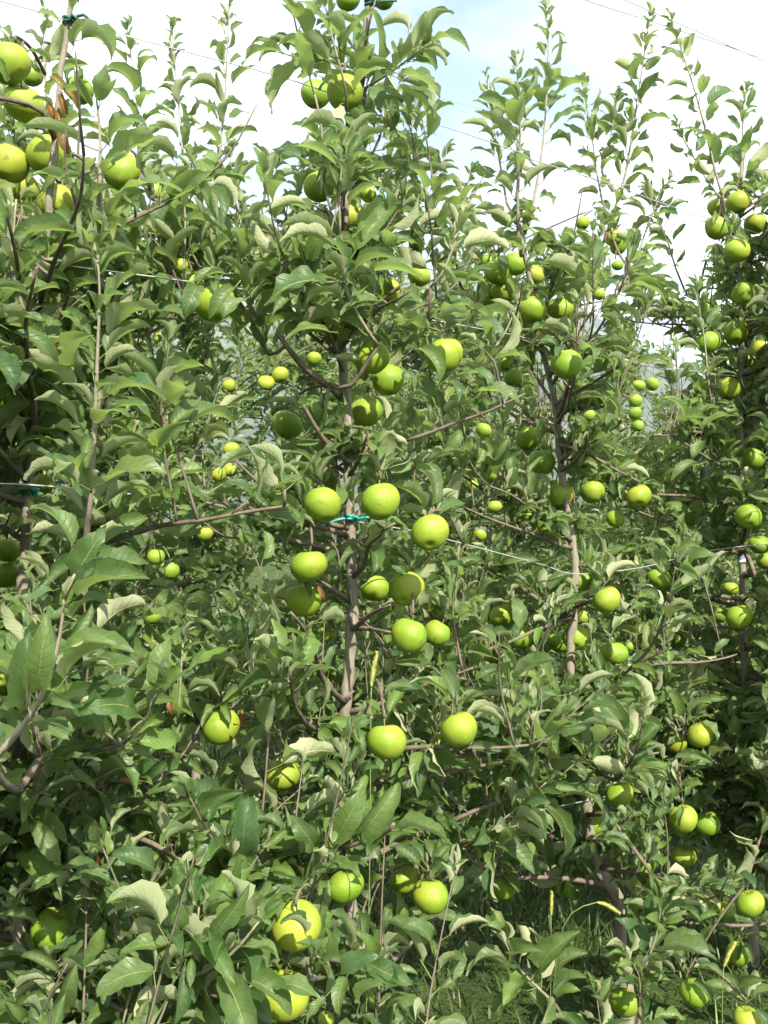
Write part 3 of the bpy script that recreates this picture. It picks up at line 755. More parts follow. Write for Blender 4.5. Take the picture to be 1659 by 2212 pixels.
        # the branch ends in leaves
        s.shoot([path[-1], path[-1] + d * 0.05 + [0, 0, 0.02], path[-1] + d * 0.10 + [0, 0, 0.07]], 0.0024, 0.0012, size, own=False, spacing=0.02)
    def crown(s, trunk, n, zlo, zhi, lmax, lmin, size=1.0, own=True, **kw):
        az0 = rng.uniform(0, 6.28)
        zs = np.linspace(zlo, zhi, n) + rng.normal(0, 0.03, n)
        o = np.argsort(trunk[:, 2])
        for k, z in enumerate(zs):
            f = k / max(1, n - 1)
            st = np.array([np.interp(z, trunk[o, 2], trunk[o, c]) for c in range(3)])
            s.lateral(st, (az0 + k * 2.4 + rng.normal(0, 0.3)) if k % 5 < 3 else -math.pi / 2 + rng.normal(0, 0.75), rng.uniform(-0.05, 0.45) + 0.25 * f, (lmax + (lmin - lmax) * f) * rng.uniform(0.75, 1.2), 0.0085 - 0.004 * f, size, own, **kw)
TREES = {}
def trunk_path(pxs, depth, base_xy_shift=(0, 0)):
    pts = [P(x, y, depth + (dd[0] if dd else 0)) for (x, y, *dd) in pxs]
    return np.array(pts)
def front_tree(key, label, pxs, depth, r0, r1, n_lat, lmax, lmin, size=1.0):
    tp = trunk_path(pxs, depth)
    gz = float(ground_z(tp[0][0], tp[0][1])); b = tp[0].copy()
    if b[2] > gz: 
        tp = np.vstack([[b[0] + 0.005, b[1], gz - 0.03], tp])
    t = Tree((tp[0][0], tp[0][1], gz), label, 'apple trees of the front row'); TREES[key] = t
    path = smooth_path(tp, step=0.025); t.trunk = path
    f = np.linspace(0, 1, len(path)); rad = r0 + (r1 - r0) * f ** 0.75
    for _ in range(14):                                             # old pruning cuts and branch collars
        k = rng.uniform(0.03, 0.95); rad = rad * (1 + rng.uniform(0.05, 0.22) * np.exp(-((f - k) / 0.010) ** 2))
    path[1:-1] += rng.normal(0, 0.0012, path[1:-1].shape)
    t.pts.append(path); MB().tube(path, rad, 14, wob=0.05).build('trunk', M_BARK, t.root)
    return t
front_tree('L', 'leftmost apple tree, its trunk at the left edge tied with a teal knot',
    [(40, 2190), (43, 2080), (38, 1900), (45, 1500), (55, 1200), (60, 1060), (70, 900), (92, 600), (118, 300), (130, 150), (148, 50), (170, -120)], 1.78, 0.021, 0.004, 0, 0, 0)
front_tree('A', 'central apple tree whose bare smooth trunk wears a long teal tie',
    [(812, 2240), (790, 2110), (765, 1990), (748, 1900), (742, 1800), (738, 1680), (745, 1540), (757, 1400), (762, 1270), (755, 1120), (752, 1000), (750, 880), (738, 760), (735, 600), (745, 440), (775, 200), (792, 60), (805, -120)], 2.12, 0.0185, 0.006, 0, 0, 0)
front_tree('B', 'apple tree right of centre with a kinked lower trunk',
    [(1352, 2110), (1345, 2029), (1335, 1939), (1310, 1904), (1295, 1879), (1280, 1834), (1262, 1700), (1240, 1570), (1232, 1440), (1238, 1330), (1240, 1200), (1214, 1028), (1207, 953), (1199, 873), (1187, 818), (1172, 753), (1150, 620), (1122, 480), (1119, 300)], 2.72, 0.021, 0.0045, 0, 0, 0)
front_tree('C', 'apple tree near the right edge with a blue and white band on its pale trunk',
    [(1625, 1900), (1618, 1650), (1611, 1480), (1608, 1380), (1602, 1210), (1600, 1000), (1600, 700), (1596, 480), (1606, 300)], 3.2, 0.017, 0.005, 0, 0, 0)
front_tree('D', 'apple tree half cut off by the right edge, beyond the blue banded tree',
    [(1850, 1750), (1840, 1300), (1835, 900), (1815, 560), (1800, 300)], 3.75, 0.018, 0.005, 0, 0, 0)
t = TREES
for k, nl, lo, hi, lx, ln in (('L', 74, -0.05, 0.93, 0.52, 0.42), ('A', 66, 0.0, 0.76, 0.55, 0.30), ('B', 88, 0.0, 0.95, 0.55, 0.36), ('C', 84, 0.0, 0.95, 0.56, 0.40), ('D', 62, 0.0, 0.95, 0.56, 0.40)):
    tr = t[k]; g = tr.base[2]; top = tr.trunk[:, 2].max()
    tr.crown(tr.trunk, nl, g + 0.32 + lo, g + (top - g) * hi, lx, ln)

# branches one can follow in the photograph
def hand_branch(key, pts, r0=0.007, r1=0.004, ros=0.07, size=1.0):
    tr = t[key]; c = np.array([P(*p) for p in pts]); 
    d = np.linalg.norm(tr.trunk - c[0], axis=1); j = tr.trunk[d.argmin()]
    if d.min() > 0.03 and d.min() < 0.5: c = np.vstack([j, c])
    path = smooth_path(c, step=0.03); tr.stick(path, r0, r1, 'branch', M_TWIG, 7, wob=0.03)
    if ros:
        for q in np.arange(0.08, 0.98, ros / max(0.1, np.linalg.norm(np.diff(path, axis=0), axis=1).sum())):
            p = path[int(q * (len(path) - 1))]; tr.rosette(p, unit([rng.normal(0, 0.8), -0.3, 0.6]), int(rng.integers(3, 6)), size)
hand_branch('A', [(745, 880, 2.12), (725, 848, 2.05), (660, 797, 1.98), (635, 768, 1.95), (600, 720, 1.92)], 0.008, 0.005, 0.12)
hand_branch('A', [(745, 1980, 2.1), (675, 1899, 1.98), (640, 1875, 1.95), (600, 1930, 1.85)], 0.009, 0.006, 0.12)
hand_branch('A', [(748, 1905, 2.1), (690, 1930, 2.0), (625, 1960, 1.92), (550, 2094, 1.8)], 0.010, 0.006, 0.12)
hand_branch('A', [(745, 1860, 2.05), (580, 1880, 1.85), (700, 1842, 1.75), (820, 1808, 1.65), (850, 1780, 1.6)], 0.006, 0.003, 0.09)
hand_branch('L', [(40, 1820, 1.75), (250, 1800, 1.75), (360, 1839, 1.72), (422, 1896, 1.7)], 0.006, 0.004, 0.1)
hand_branch('L', [(42, 1900, 1.78), (130, 1890, 1.7), (220, 1919, 1.66), (245, 1960, 1.63), (258, 2080, 1.6)], 0.006, 0.004, 0.1)
hand_branch('B', [(1270, 1760, 2.7), (1314, 1764, 2.6), (1369, 1834, 2.5), (1417, 1899, 2.45)], 0.007, 0.005, 0.14)
hand_branch('B', [(1199, 873, 2.7), (1240, 850, 2.6), (1300, 815, 2.55), (1340, 790, 2.5)], 0.005, 0.0035, 0.1)
hand_branch('B', [(1207, 960, 2.7), (1260, 975, 2.62), (1330, 1015, 2.55), (1380, 1040, 2.5)], 0.005, 0.003, 0.1)
hand_branch('A', [(752, 1000, 2.1), (700, 950, 2.0), (640, 850, 1.95)], 0.006, 0.004, 0.1)
hand_branch('C', [(1608, 1190, 3.15), (1630, 1240, 3.1), (1648, 1330, 3.05)], 0.008, 0.006, 0.2)
hand_branch('B', [(1240, 1330, 2.7), (1160, 1360, 2.62), (1080, 1395, 2.55), (1010, 1410, 2.5)], 0.005, 0.004, 0.1)
hand_branch('B', [(1235, 1570, 2.7), (1268, 1650, 2.6), (1310, 1600, 2.55), (1350, 1580, 2.5)], 0.007, 0.004, 0.1)
hand_branch('L', [(118, 300, 1.78), (90, 240, 1.72), (20, 215, 1.68), (-30, 210, 1.65)], 0.0055, 0.004, 0.08)

# long upright one-year shoots one can follow in the photograph: tree, pixels with depth, leaf size, spacing
SHOOTS = [
 ('L', [(195, 1063, 1.50), (205, 903, 1.47), (210, 778, 1.45), (215, 628, 1.43), (210, 562, 1.42)], 1.08, 0.031, 0.0052),
 ('L', [(215, 490, 1.52), (216, 380, 1.50), (215, 280, 1.49), (207, 205, 1.48)], 1.02, 0.034, 0.0045),
 ('L', [(-25, 1650, 1.25), (5, 1621, 1.22), (75, 1531, 1.2), (120, 1416, 1.18), (135, 1331, 1.17), (138, 1290, 1.16)], 0.86, 0.026, 0.0052),
 ('L', [(138, 1290, 1.16), (165, 1235, 1.16), (200, 1180, 1.17)], 0.8, 0.028, 0.003),
 ('A', [(815, 745, 1.95), (790, 710, 1.9), (752, 640, 1.86), (745, 600, 1.84), (733, 450, 1.80), (740, 335, 1.78)], 1.05, 0.030, 0.0045),
 ('L', [(397, 560, 2.35), (395, 350, 2.35), (387, 240, 2.4), (380, 165, 2.4), (372, 65, 2.4)], 0.72, 0.024, 0.0040),
 ('L', [(470, 420, 2.45), (477, 300, 2.45), (485, 225, 2.5), (492, 75, 2.5), (495, 8, 2.5)], 0.72, 0.027, 0.0040),
 ('L', [(310, 400, 2.4), (297, 230, 2.4), (282, 110, 2.4), (275, 62, 2.4)], 0.72, 0.026, 0.0038),
 ('L', [(105, 300, 2.0), (95, 120, 2.0), (92, 25, 2.0)], 0.66, 0.026, 0.0034),
 ('B', [(1119, 500, 2.70), (1119, 400, 2.68), (1124, 280, 2.66), (1119, 200, 2.65), (1116, 145, 2.65)], 1.0, 0.036, 0.0046),
 ('B', [(1149, 460, 2.75), (1174, 300, 2.78), (1184, 120, 2.80), (1182, 60, 2.80), (1180, 20, 2.8)], 0.85, 0.030, 0.0042),
 ('B', [(1095, 440, 2.8), (1071, 300, 2.85), (1058, 215, 2.85), (1050, 168, 2.85)], 0.74, 0.027, 0.0036),
 ('C', [(1322, 470, 3.1), (1349, 385, 3.1), (1369, 270, 3.1), (1384, 170, 3.1), (1394, 100, 3.1), (1404, 38, 3.1)], 0.82, 0.024, 0.0048),
 ('C', [(1560, 420, 3.0), (1544, 365, 3.0), (1524, 280, 3.0), (1499, 190, 3.0), (1469, 100, 3.0), (1452, 55, 3.0)], 0.88, 0.034, 0.0045),
 ('B', [(1300, 430, 3.1), (1289, 370, 3.1), (1279, 295, 3.1), (1269, 240, 3.1), (1259, 188, 3.1)], 0.78, 0.028, 0.0034),
 ('C', [(1300, 370, 3.1), (1318, 300, 3.1), (1334, 215, 3.1)], 0.74, 0.026, 0.003),
 ('C', [(1594, 480, 3.2), (1607, 350, 3.2), (1604, 280, 3.2), (1607, 203, 3.2)], 0.95, 0.030, 0.0042),
 ('C', [(1460, 580, 3.2), (1440, 515, 3.2), (1419, 465, 3.2), (1395, 405, 3.2)], 0.78, 0.034, 0.003),
 ('C', [(1560, 430, 3.05), (1534, 400, 3.05), (1499, 340, 3.05), (1462, 275, 3.05)], 0.74, 0.034, 0.003),
 ('C', [(1375, 560, 3.1), (1400, 485, 3.1), (1425, 425, 3.1), (1442, 393, 3.1)], 0.7, 0.028, 0.003),
 ('B', [(980, 540, 2.6), (1000, 435, 2.6), (1014, 380, 2.6)], 0.75, 0.022, 0.003),
 ('A', [(855, 460, 2.3), (880, 350, 2.35), (892, 260, 2.35), (905, 190, 2.35)], 0.74, 0.022, 0.0034),
 ('A', [(880, 480, 2.4), (905, 435, 2.4), (930, 395, 2.4), (965, 333, 2.4)], 0.62, 0.02, 0.003),
 ('A', [(790, 190, 2.1), (845, 155, 2.0), (885, 125, 1.95), (908, 105, 1.93)], 1.0, 0.024, 0.0036),
 ('A', [(775, 150, 2.1), (700, 130, 2.0), (645, 125, 1.95), (600, 110, 1.93)], 1.05, 0.045, 0.0036),
 ('A', [(750, 290, 2.1), (745, 190, 1.98), (720, 90, 1.95), (705, 20, 1.95)], 0.95, 0.026, 0.0036),
 ('A', [(785, 120, 2.1), (800, 40, 2.02), (830, -60, 2.0)], 1.0, 0.024, 0.0036),
 ('A', [(700, 390, 2.0), (690, 250, 1.95), (640, 60, 1.95), (620, -60, 1.95)], 0.85, 0.055, 0.003),
 ('A', [(545, 700, 2.0), (538, 640, 1.95), (522, 570, 1.93), (520, 470, 1.92)], 0.98, 0.03, 0.0036),
 ('L', [(22, 690, 1.55), (25, 560, 1.53), (35, 430, 1.52)], 0.92, 0.032, 0.0036),
 ('L', [(395, 640, 2.0), (400, 500, 1.98), (398, 430, 1.97)], 0.95, 0.03, 0.0034),
 ('C', [(1530, 820, 3.0), (1520, 720, 3.0), (1500, 620, 3.0)], 0.8, 0.026, 0.003),
 ('B', [(1040, 790, 2.3), (1090, 720, 2.3), (1120, 650, 2.3)], 0.95, 0.026, 0.003),
 ('A', [(930, 620, 2.0), (955, 590, 1.98), (985, 520, 1.97), (1000, 470, 1.97)], 0.9, 0.028, 0.003),
 ('B', [(1110, 1600, 2.4), (1190, 1560, 2.38), (1225, 1490, 2.36)], 1.0, 0.024, 0.0036),
 ('B', [(1000, 1830, 2.2), (1100, 1760, 2.15), (1180, 1690, 2.1)], 1.05, 0.024, 0.0036),
 ('A', [(400, 2120, 1.55), (420, 2040, 1.5), (430, 1960, 1.48)], 1.15, 0.022, 0.004),
 ('A', [(420, 2110, 1.5), (500, 2060, 1.45), (560, 1990, 1.43)], 1.15, 0.024, 0.004),
 ('L', [(258, 1620, 1.75), (262, 1500, 1.73), (255, 1380, 1.72)], 0.95, 0.03, 0.003),
 ('A', [(560, 1560, 1.95), (540, 1450, 1.92), (530, 1340, 1.9)], 0.9, 0.03, 0.003),
 ('L', [(385, 1560, 1.85), (390, 1470, 1.83), (395, 1390, 1.82)], 0.9, 0.028, 0.003),
 ('B', [(1200, 2170, 2.2), (1120, 2090, 2.15), (1085, 2020, 2.13)], 1.05, 0.024, 0.0036),
 ('B', [(1390, 2100, 2.4), (1420, 2010, 2.38), (1430, 1930, 2.36)], 0.95, 0.026, 0.0034),
 ('C', [(1430, 1660, 2.9), (1470, 1620, 2.88), (1480, 1540, 2.85)], 0.95, 0.026, 0.003),
]
for key, pts, size, sp, r0 in SHOOTS:
    tr = t[key]; c = np.array([P(*p) for p in pts])
    allp = np.vstack(tr.pts); d = np.linalg.norm(allp - c[0], axis=1); j = allp[(d + 3.0 * np.maximum(0, allp[:, 2] - c[0][2] + 0.04)).argmin()]
    if 0.02 < d.min():
        lk = smooth_path(np.vstack([j, (j + c[0]) / 2 + [0, 0, -0.04], c[0]]), step=0.03); tr.stick(lk, r0 * 1.1, r0, 'branch', M_TWIG, 6)
        for q in range(2, len(lk), 2): tr.rosette(lk[q], unit([rng.normal(0, .6), -0.3 + rng.normal(0, .5), .7]), int(rng.integers(3, 6)), 1.0)
    tr.shoot(c, r0, 0.0014, size * 1.10, sp * 0.64, hand=True)

# the large leaves one can pick out one by one: tree, base pixel, tip pixel, depth
def hand_leaf(key, bx, by, tx, ty, dep, dz=-0.03, hint=None):
    tr = t[key]; a, b = P(bx, by, dep), P(tx, ty, dep + dz); C = b - a; v = int(rng.integers(NV)); c = SAMP[v][3]
    e1 = unit(c); e3 = unit(np.array([0, 0, 1.0]) - e1[2] * e1); e2 = np.cross(e3, e1)
    E1 = unit(C); h = np.array(hint if hint else ((0, -0.45, 1.0) if abs(E1[2]) < 0.75 else (0.2, -1.0, 0.5)), float) + rng.normal(0, 0.12, 3)
    E3 = unit(h - (h @ E1) * E1); E2 = np.cross(E3, E1)
    R = np.stack([E1, E2, E3], 1) @ np.stack([e1, e2, e3], 1).T
    tr.leaves.append((a, R[:, 0], R[:, 2], np.linalg.norm(C) / np.linalg.norm(c), v, 2))
HL = {
 ('L', 1.17): [(140,1271,230,1136),(137,1306,325,1251),(142,1351,235,1306),(125,1406,255,1396),(102,1516,295,1416),(90,1531,165,1531),(67,1536,100,1326),(45,1541,65,1361),(120,1261,35,1206),(130,1271,52,1311),(80,1336,-5,1286),(60,1560,150,1600)],
 ('L', 1.45): [(200,908,135,830),(202,933,187,1012),(200,1053,362,1023),(195,1058,55,1038),(215,903,320,878),(210,808,302,760),(207,753,122,668),(212,753,350,675),(215,628,295,550),(210,570,188,500),(210,570,238,500),(212,690,275,640),(208,690,150,640),(205,850,260,830),(212,780,150,760)],
 ('L', 1.49): [(212,325,45,275),(215,330,320,280),(210,250,160,150),(212,240,232,140),(205,490,75,375),(220,480,330,415),(220,440,390,415),(200,500,20,520),(215,400,280,330),(212,410,130,390)],
 ('L', 1.7): [(120,150,60,110),(150,120,215,60),(125,300,205,255),(118,330,40,300),(150,90,240,130),(110,400,180,360),(100,500,30,450),(140,60,80,30),(150,40,190,-20),(105,450,160,500),(95,560,170,540),(90,600,20,570),(130,200,190,215),(120,240,70,215),(20,190,-10,120),(90,640,150,610),(160,20,215,-30)],
 ('L', 1.72): [(520,605,452,690),(395,640,478,600),(505,590,420,625),(540,640,480,690),(440,600,400,690)],
 ('L', 1.6): [(350,1890,240,1845),(62,1755,130,1875),(100,2000,-5,1975),(125,2179,165,2079),(20,2150,110,2120),(60,2210,10,2160),(150,2190,230,2215),(165,1870,60,1930),(230,1720,100,1710),(300,1740,240,1800)],
 ('A', 1.46): [(395,2034,235,1979),(430,2049,540,1909),(390,2034,345,1919),(415,2059,410,2134),(430,2044,585,1994),(450,2074,605,2074),(390,2039,262,2059),(380,2089,210,2154),(490,2104,625,2194),(400,2050,375,2215),(560,2120,690,2160)],
 ('A', 1.52): [(668,2030,606,1996),(710,2084,640,2039),(700,2089,708,2004),(720,2110,820,2065),(770,2190,832,2130),(715,2140,660,2212)],
 ('A', 1.72): [(530,1879,538,1719),(570,1880,640,1895),(690,1850,625,1760),(715,1840,790,1700),(760,1822,860,1690),(800,1810,905,1800)],
 ('A', 1.78): [(745,370,632,315),(748,372,800,330),(740,450,822,400),(740,530,605,490),(745,545,605,522),(747,530,835,475),(745,608,575,663),(760,643,655,673),(730,718,620,733),(750,590,860,560),(752,600,700,510)],
 ('A', 1.9): [(535,628,640,558),(540,640,470,560),(770,590,912,603),(984,808,1069,838),(1010,843,1124,873),(964,818,989,868),(880,743,949,828),(640,122,523,140),(905,108,1014,112),(920,95,980,30),(905,95,922,32),(905,118,942,155),(840,185,940,255),(850,155,952,210),(994,643,1064,583),(984,628,940,568),(1000,700,1080,740),(930,700,1010,680),(560,1090,480,1050),(590,980,470,1020)],
 ('B', 2.3): [(1124,753,1205,748),(1060,1000,1100,945),(1190,1490,1130,1420),(1235,1510,1330,1460),(1225,1500,1160,1540),(1210,1560,1290,1650),(1140,1700,1215,1850),(1130,1690,1040,1770),(1150,1680,1250,1660),(1180,2140,1270,2060),(1100,2130,1170,2190),(1100,2090,1060,2010),(1200,1720,1300,1750),(1090,1060,1110,1000)],
 ('C', 2.75): [(1440,1640,1540,1650),(1470,1560,1440,1480),(1480,1560,1540,1520),(1500,940,1590,900),(1480,920,1430,860),(1520,1000,1450,1040),(1540,1000,1600,1010)],
}
for (key, dep), lst in HL.items():
    for q in lst: hand_leaf(key, *q, dep + rng.normal(0, 0.012))

# rows behind
def back_tree(base_xy, h, row, size):
    x, y = base_xy; gz = float(ground_z(x, y))
    lab, grp = (('leafy apple tree of the second orchard row, seen through the front trees', 'apple trees of the second row') if row == 2
                else ('distant apple tree of the third orchard row, glimpsed through the gaps', 'apple trees of the third row'))
    tr = Tree((x, y, gz), lab, grp, detail=1 if row == 2 else 0)
    pts = [(x, y, gz - 0.03)]
    for k in range(1, 7): pts.append((x + rng.normal(0, 0.025), y + rng.normal(0, 0.025), gz + h * k / 6))
    path = smooth_path(pts, step=0.08); tr.trunk = path; tr.stick(path, 0.024, 0.006, 'trunk', M_BARK, 8, wob=0.03)
    if row == 2: tr.crown(path, 46, gz + 0.3, gz + h * 0.97, 0.68, 0.52, size, True, spur=0.038, n_ros=(4, 7), upright=0.28)
    else: tr.crown(path, 22, gz + 0.3, gz + h * 0.95, 0.68, 0.5, size * 1.15, False, spur=0.085, n_ros=(4, 7), upright=0.2)
    return tr
BACK = []
for k in range(12):
    tt = -0.55 + 0.85 * k; o = A0 + PN * 2.75 + U * (tt + rng.normal(0, 0.05))
    BACK.append(back_tree(o, 2.75 + rng.uniform(-0.2, 0.2), 2, 1.0))
for k in range(12):
    tt = 0.8 + 1.0 * k; o = A0 + PN * 5.6 + U * tt
    BACK.append(back_tree(o, 3.0 + rng.uniform(-0.15, 0.2), 3, 1.0))
# ------------------------------------------------------------------ apples
def apple_profile(seed):
    r = np.random.default_rng(seed); R = 0.0375
    el = r.uniform(0.94, 1.06); lob = r.uniform(0.02, 0.07); ph = r.uniform(0, 6.28); lop = r.normal(0, 0.11)
    nr, ns = 17, 26; V = []
    for i in range(nr):
        a = math.pi * i / (nr - 1)                       # 0 at the stem hollow
        rr = math.sin(a) ** 0.9 if 0 < a < math.pi else 0
        z = math.cos(a)
        z = z * (0.90 if z > 0 else 0.92)
        top = math.exp(-(rr / 0.30) ** 2); 
        z = z - (0.30 * top if math.cos(a) > 0 else -0.17 * math.exp(-(rr / 0.24) ** 2))
        shrink = 1 - 0.14 * max(0, -math.cos(a)) ** 1.2
        for j in range(ns):
            t = 2 * math.pi * j / ns
            k = rr * shrink * (1 + lob * math.cos(5 * t + ph) * max(0, -math.cos(a)) ** 2 + lob * 0.4 * math.cos(3 * t + ph))
            V.append((R * k * math.cos(t), R * k * math.sin(t), R * (z * el + lop * k * math.cos(t))))
    q = []
    for i in range(nr - 1):
        for j in range(ns):
            j2 = (j + 1) % ns; q.append((i * ns + j, (i + 1) * ns + j, (i + 1) * ns + j2, i * ns + j2))
    return np.array(V), q
APPLE_MESH = []
for s in range(8):
    v, q = apple_profile(40 + s); me = mesh_np('apple', v, quads=q); me.materials.append(M_APPLE); APPLE_MESH.append((me, v[:26].mean(0)[2], v[-26:].mean(0)[2], v))
STEM_MESH = MB().tube(smooth_path([(0, 0, 0), (0.001, 0.001, 0.012), (0.004, 0.002, 0.024)], step=0.004), [0.0011] * 5 + [0.0012] * 2 + [0.0016] if False else 0.0013, 6).mesh('stem'); STEM_MESH.materials.append(M_STEM)
mb = MB()
for k in range(6):
    a = k * 1.047; mb.tube(np.array([(0.0008 * math.cos(a), 0.0008 * math.sin(a), 0.001), (0.003 * math.cos(a), 0.003 * math.sin(a), -0.002), (0.0052 * math.cos(a + .3), 0.0052 * math.sin(a + .3), -0.0012)]), [0.0016, 0.0013, 0.0003], 4)
CALYX_MESH = mb.mesh('calyx'); CALYX_MESH.materials.append(M_CALYX)

VIP = {(697, 1090), (929, 1151), (878, 1272), (745, 202), (960, 768), (822, 1083), (836, 1602), (992, 1575), (667, 1223), (1310, 1296), (1380, 1072), (52, 225), (790, 890), (20, 138), (20, 355), (100, 335), (122, 438), (262, 370), (113, 2008), (745, 1915), (872, 1901), (930, 1936), (612, 1672), (95, 1045), (838, 820), (620, 918)}
VIPM = np.array([(a[7], a[8]) in VIP for a in APPLE_AT])
GROUPS = {'L': 'apples on the leftmost tree', 'A': 'apples on the central tree', 'B': 'apples on the kinked tree', 'C': 'apples on the blue banded tree', '2': 'apples in the row behind'}
BRUISED = {(1088, 630): (0.32, 0.25, 0.0060), (612, 1672): (0.15, 0.30, 0.0028), (640, 2000): (0.10, 0.52, 0.0027), (1057, 566): (0.05, 0.1, 0.0050)}
def rot_to(z, spin):
    z = Vector(z).normalized(); q = z.to_track_quat('Z', 'Y'); return q @ Matrix.Rotation(spin, 3, 'Z').to_quaternion()
for (p, dia, yel, tilt, key, label, clear, x, y, d) in APPLE_AT:
    view = unit(p - np.array([0, 0, EYE])); zx = np.array([rng.normal(0, 0.22), rng.normal(0, 0.15) + 0.15, 1.0])
    if tilt == 'c': zx = unit(unit(zx) + view * 1.05)
    elif tilt == 's': zx = unit(unit(zx) - view * 0.85)
    i = int(rng.integers(len(APPLE_MESH))); me, zt, zb, verts = APPLE_MESH[i]
    o = bpy.data.objects.new('apple', me); col.objects.link(o); s = dia / 0.075
    o.rotation_mode = 'QUATERNION'; o.rotation_quaternion = rot_to(zx, rng.uniform(0, 6.28)); o.location = p; o.scale = (s, s, s)
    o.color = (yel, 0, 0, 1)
    tag(o, label, 'apple', GROUPS[key])
    st = bpy.data.objects.new('stem', STEM_MESH); col.objects.link(st); st.parent = o; st.location = (0, 0, zt - 0.002)
    ca = bpy.data.objects.new('calyx', CALYX_MESH); col.objects.link(ca); ca.parent = o; ca.location = (0, 0, zb + 0.0012)
    R = np.array(o.rotation_quaternion.to_matrix())
    if (x, y) in BRUISED:
        bx, bz, br = BRUISED[(x, y)]
        dloc = R.T @ unit(-view + np.array([bx - 0.2, 0, bz]))
        dirs = verts / (np.linalg.norm(verts, axis=1)[:, None] + 1e-9); k = (dirs @ dloc).argmax(); rr = np.linalg.norm(verts[k])
        n = 14; ring = []
        a = unit(np.cross(dloc, [0.3, 0.1, 0.9])); b = np.cross(dloc, a)
        for m_, sc in enumerate((0.0, 0.5, 0.85, 1.05)):
            for j in range(n):
                th = 6.283 * j / n; w = br * sc * (1 + 0.2 * math.sin(2 * th + 1) + 0.08 * math.sin(5 * th))
                v = unit(dloc * rr + (a * math.cos(th) + b * math.sin(th)) * w)
                ring.append(v * (rr * (1.012 if m_ < 3 else 0.985)))
        q = [(m_ * n + j, m_ * n + (j + 1) % n, (m_ + 1) * n + (j + 1) % n, (m_ + 1) * n + j) for m_ in range(3) for j in range(n)]
        br_o = add('bruise', mesh_np('bruise', ring, quads=q), M_BRUISE, o)
    # the spur it hangs from and the leaves round it
    tip = p + R @ np.array([0.004, 0.002, zt + 0.021]) * s
    if key == '2':
        cand = BACK[:12]; tr = min(cand, key=lambda q_: np.hypot(q_.base[0] - p[0], q_.base[1] - p[1]))
    else: tr = t[key]
    allp = np.vstack(tr.pts); dd = np.linalg.norm(allp - (tip + np.array([0, 0.05, 0.03])), axis=1); j = allp[dd.argmin()]
    zax = unit(np.array([zx[0], zx[1], 1.0]))
    mid = (j + tip) / 2 + np.array([0, 0, 0.02 if j[2] > tip[2] - 0.05 else 0.035])
    path = smooth_path([j, mid, tip + np.array([0, 0, 0.012]), tip], step=0.02)
    w = 0.0042 if np.linalg.norm(j - tip) > 0.15 else 0.0032
    tr.twigs.tube(path, np.linspace(w, 0.0026, len(path)), 5)
    if len(path) > 6: tr.pts.append(path[:-2])
    if key == '2': tr.rosette(tip, zax, 4, 0.9, False, (0.8, 1.5))
    else:
        tr.rosette(tip, zax, int(rng.integers(4, 7)), 0.95, False, (0.6, 1.5))
        for _ in range(0 if (x, y) in VIP or (clear and rng.random() < 0.6) else (1 if clear else 2)):
            sx = rng.choice([-1, 1]) * rng.uniform(0.35, 1.0); rr = dia / 2
            tq = p + np.array([sx * rr, -1.12 * rr, rng.uniform(-0.35, 0.45) * rr]); tp_ = proj(tq); bp_ = proj(tip + np.array([0, -0.012, 0.006]))
            hand_leaf(key, bp_[0], bp_[1], tp_[0], tp_[1], bp_[2], tp_[2] - bp_[2], (0.1 * sx, -0.9, 0.8))
        for q in np.arange(0.35, 0.95, 0.05 / max(0.05, np.linalg.norm(j - tip))):
            tr.rosette(path[int(q * (len(path) - 1))], unit([rng.normal(0, .6), rng.normal(0, .6), .7]), int(rng.integers(2, 5)), 0.95)

# ------------------------------------------------------------------ leaves: prune what would hide fruit or grow out of the crown, then build
SD = np.array(SUN_DIR); A_SUN = np.array([0.12 if a[2] < 0.22 else (0.9 if a[2] >= 0.4 else (0.3 if a[8] > 1300 else 0.5)) for a in APPLE_AT] + [0.8] * 6)
HANDP = np.array([l[0] + SAMP[l[4]][k] @ (np.stack([l[1], np.cross(l[2], l[1]), l[2]], 1) * l[3]).T for tr in t.values() for l in tr.leaves if l[5] == 2 and l[0][1] < 1.75 for k in (1, 2)])
bare = np.array([t['A'].trunk[np.abs(proj(t['A'].trunk)[:, 1] - yy).argmin()] for yy in (1400, 1450, 1500, 1540, 1975, 2030)])
LIT_P = np.vstack([A_P, bare]); LIT_D = np.concatenate([A_D, np.full(6, 0.09)])
WINDOWS = [(735, 985, 774, 1200, .9), (1590, 1200, 1620, 1480, .85), (1252, 655, 1305, 722, .92), (1385, 690, 1485, 800, .8), (1395, 800, 1480, 930, .72), (1470, 330, 1545, 640, .6), (960, 280, 1040, 400, .8), (985, 600, 1030, 640, .7), (100, 610, 140, 650, .7),
           (735, 1380, 772, 1545, .97), (745, 1200, 775, 1370, .8), (745, 1940, 800, 2060, .85), (690, 1108, 800, 1145, .97), (1590, 1200, 1618, 1320, .9), (1596, 1365, 1620, 1480, .9), (1215, 1430, 1245, 1500, .85), (1275, 1860, 1352, 2010, .93), (1162, 750, 1215, 880, .92), (1192, 890, 1225, 1035, .92),
           (560, 795, 625, 845, .8), (455, 955, 520, 1045, .8), (320, 1180, 390, 1255, .6), (1340, 810, 1400, 935, .5), (640, 760, 720, 840, .8), (1010, 1560, 1030, 1700, .4), (790, 1990, 960, 2120, .35), (1270, 1940, 1420, 2050, .3), (1560, 2020, 1610, 2090, .8), (1285, 1930, 1345, 1975, .9), (795, 1400, 825, 1490, .9), (450, 930, 620, 1300, .35), (1000, 1080, 1160, 1300, .3), (980, 1400, 1210, 1560, .2), (1380, 1260, 1580, 1480, .2)]
TRUNK_DEP = lambda x: row_depth(x)
n_all = 0
HAND = {}
